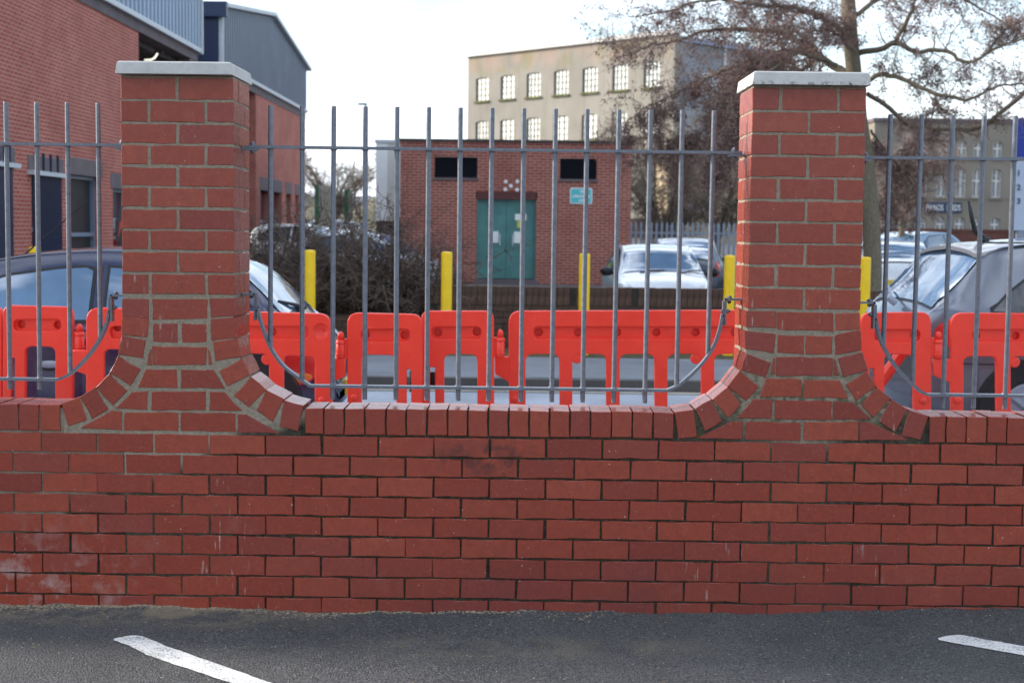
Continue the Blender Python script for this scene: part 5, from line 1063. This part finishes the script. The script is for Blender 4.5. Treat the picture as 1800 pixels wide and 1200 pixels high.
class Tree:
    def __init__(s, k=1.0): s.br, s.V, s.F, s.n, s.CV, s.k = MB(), [], [], 0, [], k
    def put(s, P, R_, k=3):
        V, F = tubes(P, R_, k); s.V.append(V); s.F.append(F+s.n); s.n += len(V)
    def spray(s, p, d, L, r, droop, twigs=2, cones=0.0, tl=.45, fine=True):
        """boughs from p, twigs off every bough, finer twigs off those, catkins on them"""
        P, d2 = walk(p, d, L, 6, .26, droop); N = len(P); t = np.linspace(1, .25, 7)[None]; s.put(P, np.maximum(r[:, None]*t, .003*s.k), 4)
        q = np.repeat(P[:, 2:].reshape(-1, 3), twigs, 0); dq = np.repeat(np.repeat(d2, 5, 0), twigs, 0); Lq = np.repeat(np.repeat(L, 5), twigs)*rng.uniform(.4, 1.1, len(q))*tl
        T, d3 = walk(q, dq*.6+rng.normal(0, .75, q.shape), Lq, 4, .3, droop); s.put(T, np.full((len(T), 1), .0042*s.k)*np.linspace(1, .5, 5)[None])
        if fine:
            q2 = T[:, 1:4].reshape(-1, 3); d4 = np.repeat(d3, 3, 0)*.5+rng.normal(0, .8, q2.shape); U2, _ = walk(q2, d4, np.repeat(Lq, 3)*rng.uniform(.3, .7, len(q2)), 3, .3, droop); s.put(U2, np.full((len(U2), 1), .0028*s.k)*np.linspace(1, .7, 4)[None])
        if cones > 0:
            cand = T[:, 1:].reshape(-1, 3); k = rng.random(len(cand)) < cones; s.CV.append(cand[k])
    def limb(s, path, r0, r1, n=7, wob=.04, side=0, sl=.9, droop=.06, cones=.0, up=.2, twigs=2, start=.12, tl=.45, fine=True):
        P = smooth_path([np.array(p) for p in path], max(10, len(path)*4)); P = [p+rng.normal(0, wob*.3, 3) for p in P]; m = len(P); R_ = [r0+(r1-r0)*i/(m-1) for i in range(m)]
        s.br.tube(P, R_, n, caps=True)
        if side:
            P = np.array(P); u = rng.uniform(start, 1, int(side*DENS))*(m-1); i = np.minimum(u.astype(int), m-2); p = P[i]+(P[i+1]-P[i])*(u-i)[:, None]; dd = nrm(P[i+1]-P[i])
            d = dd*.7+rng.normal(0, .75, p.shape)+np.array([0, 0, up]); L = sl*rng.uniform(.45, 1.15, len(p)); s.spray(p, d, L, np.clip(np.array(R_)[i]*.38, .006, .022), droop, twigs, cones, tl, fine)
    def finish(s, o, bark, twig, cone, cl=8, csz=.019, cr=.042):
        s.br.obj('trunk', bark, o, smooth=True)
        if s.V: link('crown', fast_mesh('crown', np.concatenate(s.V), np.concatenate(s.F), twig), o)
        if s.CV:
            c = np.concatenate(s.CV); c = np.repeat(c, cl, 0)+rng.normal(0, cr, (len(c)*cl, 3)); sz_ = rng.uniform(.55, 1.2, (len(c), 1))*csz; a, b = nrm(rng.normal(0, 1, c.shape))*sz_, nrm(rng.normal(0, 1, c.shape))*sz_
            V = np.stack([c-a, c+b, c+a, c-b*.7], 1).reshape(-1, 3); link('catkins', fast_mesh('catkins', V, np.arange(len(V)).reshape(-1, 4), cone), o, kind='stuff')
YT = 16.3; base = at(1532, 450, YT)
tr = root('alder_tree', 'big bare tree hung with brown catkins behind the right pier', 'tree', (0, 0, 0)); T = Tree()
def tp(px, py, dy=0.0): return at(px, py, YT+dy)
trunk = [(base[0]+.02, YT, 0.0), tp(1534, 470), tp(1527, 340), tp(1512, 220), tp(1501, 130), tp(1494, 50), tp(1487, -60), tp(1478, -220, .3)]
T.limb(trunk, .150, .09, 12, .01)
T.limb([tp(1487, -60), tp(1440, -150, .6), tp(1380, -230, .9)], .06, .02, side=14); T.limb([tp(1490, -20), tp(1560, -120, -.6), tp(1640, -190, -1)], .06, .02, side=14)
T.limb([tp(1492, 134), tp(1455, 108, .3), tp(1420, 84, .6), tp(1372, 58, .8), tp(1320, 53, 1.0), tp(1276, 51, 1.1), tp(1236, 55, 1.2), tp(1190, 72, 1.2), tp(1144, 80, 1.3), tp(1095, 100, 1.3)], .062, .010, 8, .03, 40, .85, .03, .22)
T.limb([tp(1490, 60), tp(1420, 20, -.4), tp(1340, 10, -.8), tp(1250, 0, -1.0), tp(1170, 20, -1.0), tp(1115, 28, -1.0)], .045, .008, 7, .04, 30, .8, .05, .22)
T.limb([tp(1420, 84, .6), tp(1340, 98, .5), tp(1276, 122, .3), tp(1240, 141, .2), tp(1206, 156, .1), tp(1176, 172, 0), tp(1140, 187, -.1), tp(1100, 215, -.1)], .040, .007, 7, .03, 34, .6, .14, .34, up=-.1)
T.limb([tp(1440, 100, .9), tp(1400, 130, 1.2), tp(1350, 165, 1.4), tp(1300, 205, 1.5), tp(1250, 250, 1.6), tp(1200, 290, 1.6)], .035, .007, 7, .03, 34, .75, .2, .30, up=-.3)
T.limb([tp(1470, 115, -.3), tp(1400, 92, -.6), tp(1330, 110, -.7), tp(1280, 150, -.7), tp(1235, 185, -.7)], .035, .007, 7, .03, 34, .75, .16, .36, up=-.2)
T.limb([tp(1400, 92, -.6), tp(1350, 130, -1.0), tp(1310, 180, -1.1), tp(1285, 235, -1.1), tp(1262, 290, -1.1)], .028, .006, 7, .03, 30, .6, .22, .34, up=-.3)
T.limb([tp(1330, 98, .5), tp(1290, 175, .4), tp(1245, 225, .3), tp(1190, 245, .2), tp(1140, 250, .2)], .026, .006, 7, .03, 26, .6, .16, .26, up=-.2)
T.limb([tp(1511, 92), tp(1550, 86, -.2), tp(1575, 75, -.3), tp(1610, 92, -.5), tp(1635, 88, -.6), tp(1670, 92, -.7), tp(1687, 106, -.8), tp(1712, 109, -.9), tp(1737, 92, -1), tp(1767, 78, -1.1), tp(1830, 60, -1.2)], .046, .010, 8, .015, 20, .7, .0, .10)
T.limb([tp(1518, 150), tp(1540, 133, -.3), tp(1575, 135, -.5), tp(1605, 148, -.7), tp(1645, 165, -.9), tp(1680, 172, -1), tp(1702, 176, -1.1), tp(1760, 150, -1.2), tp(1830, 150, -1.3)], .042, .010, 8, .02, 22, .6, .02, .14)
T.limb([tp(1524, 165, .2), tp(1560, 187, .3), tp(1590, 215, .4), tp(1620, 225, .4), tp(1670, 227, .3), tp(1720, 225, .2), tp(1750, 205, .1), tp(1782, 180, 0), tp(1815, 150, 0), tp(1880, 110, 0)], .036, .034, 8, .015, 16, .6, .03, .12)
T.limb([tp(1572, 76, -.3), tp(1590, 45, -.4), tp(1605, 12, -.5), tp(1625, -60, -.6)], .035, .012, 7, .02, 12, .6, .0, .1); T.limb([tp(1500, 30), tp(1560, -10, .4), tp(1640, -20, .8), tp(1730, 20, 1.1), tp(1790, 60, 1.2)], .04, .008, 7, .03, 22, .6, .05, .22)
T.limb([tp(1645, 165, -.9), tp(1640, 200, -.9), tp(1630, 225, -.9)], .02, .008, 6, .02, 8, .4, .1, .2)
T.limb([tp(1497, 90), tp(1470, 60, -.5), tp(1440, 50, -.9)], .03, .01, 6, .02, 14, .6, .08, .35)
T.limb([tp(1737, 92, -1), tp(1760, 60, -1), tp(1790, 40, -1)], .022, .008, 6, .02, 8, .5, .0, .12); T.limb([tp(1620, 225, .4), tp(1600, 260, .5), tp(1575, 320, .5), tp(1560, 370, .5)], .022, .006, 6, .03, 16, .45, .25, .18, up=-.4); T.limb([tp(1530, 230), tp(1560, 270, .5), tp(1600, 320, .8), tp(1612, 370, .9)], .022, .006, 6, .03, 16, .4, .25, .22, up=-.4)
T.finish(tr, M['bark'], M['twig'], M['cone'])
def bare_tree(label, px, Y, ztop_px, spread, nl=7, mats=('limb', 'paletwig'), cones=0.0, r=.12, trunk_h=.3, side=12, lean=0.0):
    b = at(px, 430, Y); zg = back_z(Y); H = float(at(px, ztop_px, Y)[2])-zg; o = root('bare_tree', label, 'tree', (b[0], Y, zg), group='bare trees in the background'); T = Tree(2.2)
    T.limb([(0, 0, -.1), (lean*.3*H, 0, H*trunk_h*.6), (lean*.6*H, .05, H*trunk_h)], r, r*.7, 8, .02)
    for k in range(nl):
        a = 2*math.pi*(k+random.random()*.6)/nl; s_ = spread*random.uniform(.6, 1.0); p0 = np.array((lean*.6*H, .05, H*trunk_h*random.uniform(.75, 1.0)))
        p1 = p0+np.array([math.cos(a)*s_*.35, math.sin(a)*s_*.3, H*.28]); p2 = p0+np.array([math.cos(a)*s_*.75, math.sin(a)*s_*.6, H*(.40+.12*random.random())]); p3 = p0+np.array([math.cos(a)*s_, math.sin(a)*s_*.8, H*random.uniform(.35, .72)*(1-trunk_h)*1.3])
        T.limb([p0, p1, p2, p3], r*.5, r*.09, 6, .05, side, H*.2, .01, cones, tl=.6)
    T.finish(o, M[mats[0]], M[mats[1]], M['cone']); return o
bare_tree('bare multi-stemmed tree just right of the substation', 1172, 40.0, 200, 2.4, 8, r=.14, trunk_h=.10, side=16)
bare_tree('bare pale tree behind the palisade fence near the right pier', 1262, 43.0, 185, 2.8, 8, cones=.02, r=.13, trunk_h=.15, side=16)
bare_tree('bare tree seen between the right pier and the first bar of the right railing', 1585, 33.0, 235, 1.5, 6, mats=('bark', 'twig'), cones=.06, r=.11, trunk_h=.45, side=9)
bare_tree('small bare round-headed tree on the skyline left of the substation', 590, 58.0, 268, 2.4, 9, mats=('limb', 'paletwig'), r=.12, trunk_h=.3, side=12)
def shrub(label, px, Y, h, w, zg, dense, mats=('hedge', 'hedgeleaf')):
    b = at(px, 520, Y); o = root('bare_shrub', label, 'shrub', (b[0], Y, zg), group='bare brown shrubs of the hedge'); T = Tree(1.35)
    a = rng.uniform(0, 2*math.pi, dense); rr = np.sqrt(rng.random(dense))*w*.45; p = np.stack([np.cos(a)*rr, np.sin(a)*rr*.7, np.zeros(dense)], 1); d = np.stack([np.cos(a)*.4*rng.random(dense), np.sin(a)*.3, np.ones(dense)], 1)
    T.spray(p, d, h*rng.uniform(.5, 1.1, dense), np.full(dense, .010), .01, 3, 0, .3)
    link('stems', fast_mesh('stems', np.concatenate(T.V), np.concatenate(T.F), M[mats[0]]), o)
    n = dense*100; a = rng.uniform(0, 2*math.pi, n); rr = np.sqrt(rng.random(n))*w*.6; z = h*.36*rng.random(n)**1.1*(1+.35*np.sin(a*3+rr*9)); c = np.stack([np.cos(a)*rr, np.sin(a)*rr*.6, z], 1); sz_ = rng.uniform(.012, .030, (n, 1)); A_, B_ = nrm(rng.normal(0, 1, c.shape))*sz_*1.5, nrm(rng.normal(0, 1, c.shape))*sz_*.6
    V = np.stack([c-A_, c+B_, c+A_, c-B_], 1).reshape(-1, 3); link('dry_leaves', fast_mesh('dry_leaves', V, np.arange(len(V)).reshape(-1, 4), M[mats[1]]), o, kind='stuff'); return o
shrub('bare brown shrub right beside the left pier', 475, 12.7, 1.45, 1.3, .38, 44)
shrub('bare brown shrub behind the left yellow bollard', 560, 12.2, 1.2, 1.2, .38, 44)
shrub('bare brown shrub in the middle of the hedge', 628, 12.5, 1.4, 1.2, .38, 46)
shrub('tall twiggy reddish shrub at the right end of the hedge', 690, 12.3, 1.55, 1.1, .38, 48)
shrub('low bare shrub tumbling over the end of the low wall', 738, 12.0, .85, .8, .38, 44)
shrub('bare brown shrub hidden mostly behind the left pier', 385, 12.6, 1.1, 1.4, .38, 50)

# ------------------------------------------------------------------ grit, sand and leaf litter on the car park
def scatter(name, n, xr, yf, size, mat, flat=.6, zoff=.0):
    x = rng.uniform(*xr, n) if len(xr) == 2 else xr[0]+(xr[1]-xr[0])*rng.beta(1.0, xr[2], n); y = yf(n, x); z = np.array([cpz(a, b) for a, b in zip(x, y)])+zoff; c = np.stack([x, y, z], 1); s_ = rng.uniform(.4, 1.0, (n, 1))**1.6*size
    base_ = np.array([(1, 0, 0), (-.5, .87, 0), (-.5, -.87, 0), (0, 0, flat)]); ang = rng.uniform(0, 6.28, n); ca, sa = np.cos(ang), np.sin(ang); V = np.zeros((n, 4, 3)); st = rng.uniform(.6, 1.5, n)
    for k in range(4):
        bx, by, bz = base_[k]; bx = bx*st; V[:, k, 0] = bx*ca-by*sa; V[:, k, 1] = bx*sa+by*ca; V[:, k, 2] = bz
    V = V*s_[:, None]+c[:, None]; F = (np.arange(n)[:, None]*4+np.array([[0, 1, 3], [1, 2, 3], [2, 0, 3]]).reshape(1, 9)).reshape(-1, 3)
    o = link(name, fast_mesh(name, V.reshape(-1, 3), F, mat)); o['kind'] = 'stuff'; return o
M['grit'] = plain('pale_grit', (.36, .31, .24), .95, var=.5, scale=40); M['sand'] = plain('wall_foot_sand', (.34, .265, .175), .95, var=.35, scale=60); M['litter'] = plain('leaf_litter', (.22, .17, .06), .9, var=.5, scale=30); M['stone'] = plain('dark_chippings', (.10, .10, .105), .9, var=.6, scale=60)
o = scatter('loose_grit', 900, (-2.6, 2.6), lambda n, x: -np.abs(rng.normal(0, .55, n))-.01, .0045, M['grit']); setp(o, 'small pale grit scattered over the asphalt', 'grit', kind='stuff')
o = scatter('stone_chippings', 5000, (-2.8, 2.8), lambda n, x: -rng.uniform(0, 1.5, n), .0042, M['stone'], .8); setp(o, 'dark stone chippings standing out of the asphalt', 'chippings', kind='stuff')
o = scatter('wall_foot_sand', 1700, (-2.3, .5, 1.7), lambda n, x: -np.abs(rng.normal(0, .012+.03*np.clip(np.sin(x*5.3)+.4*np.sin(x*13), 0, 1.4), n))-.002, .0075, M['sand'], .5); setp(o, 'sandy mortar crumbs along the foot of the wall', 'sand', kind='stuff')
o = scatter('leaf_litter', 60, (-2.4, 2.4), lambda n, x: -np.abs(rng.normal(0, .4, n))-.02, .011, M['litter'], .25); setp(o, 'few tiny yellow-brown leaf scraps on the asphalt', 'leaves', kind='stuff')
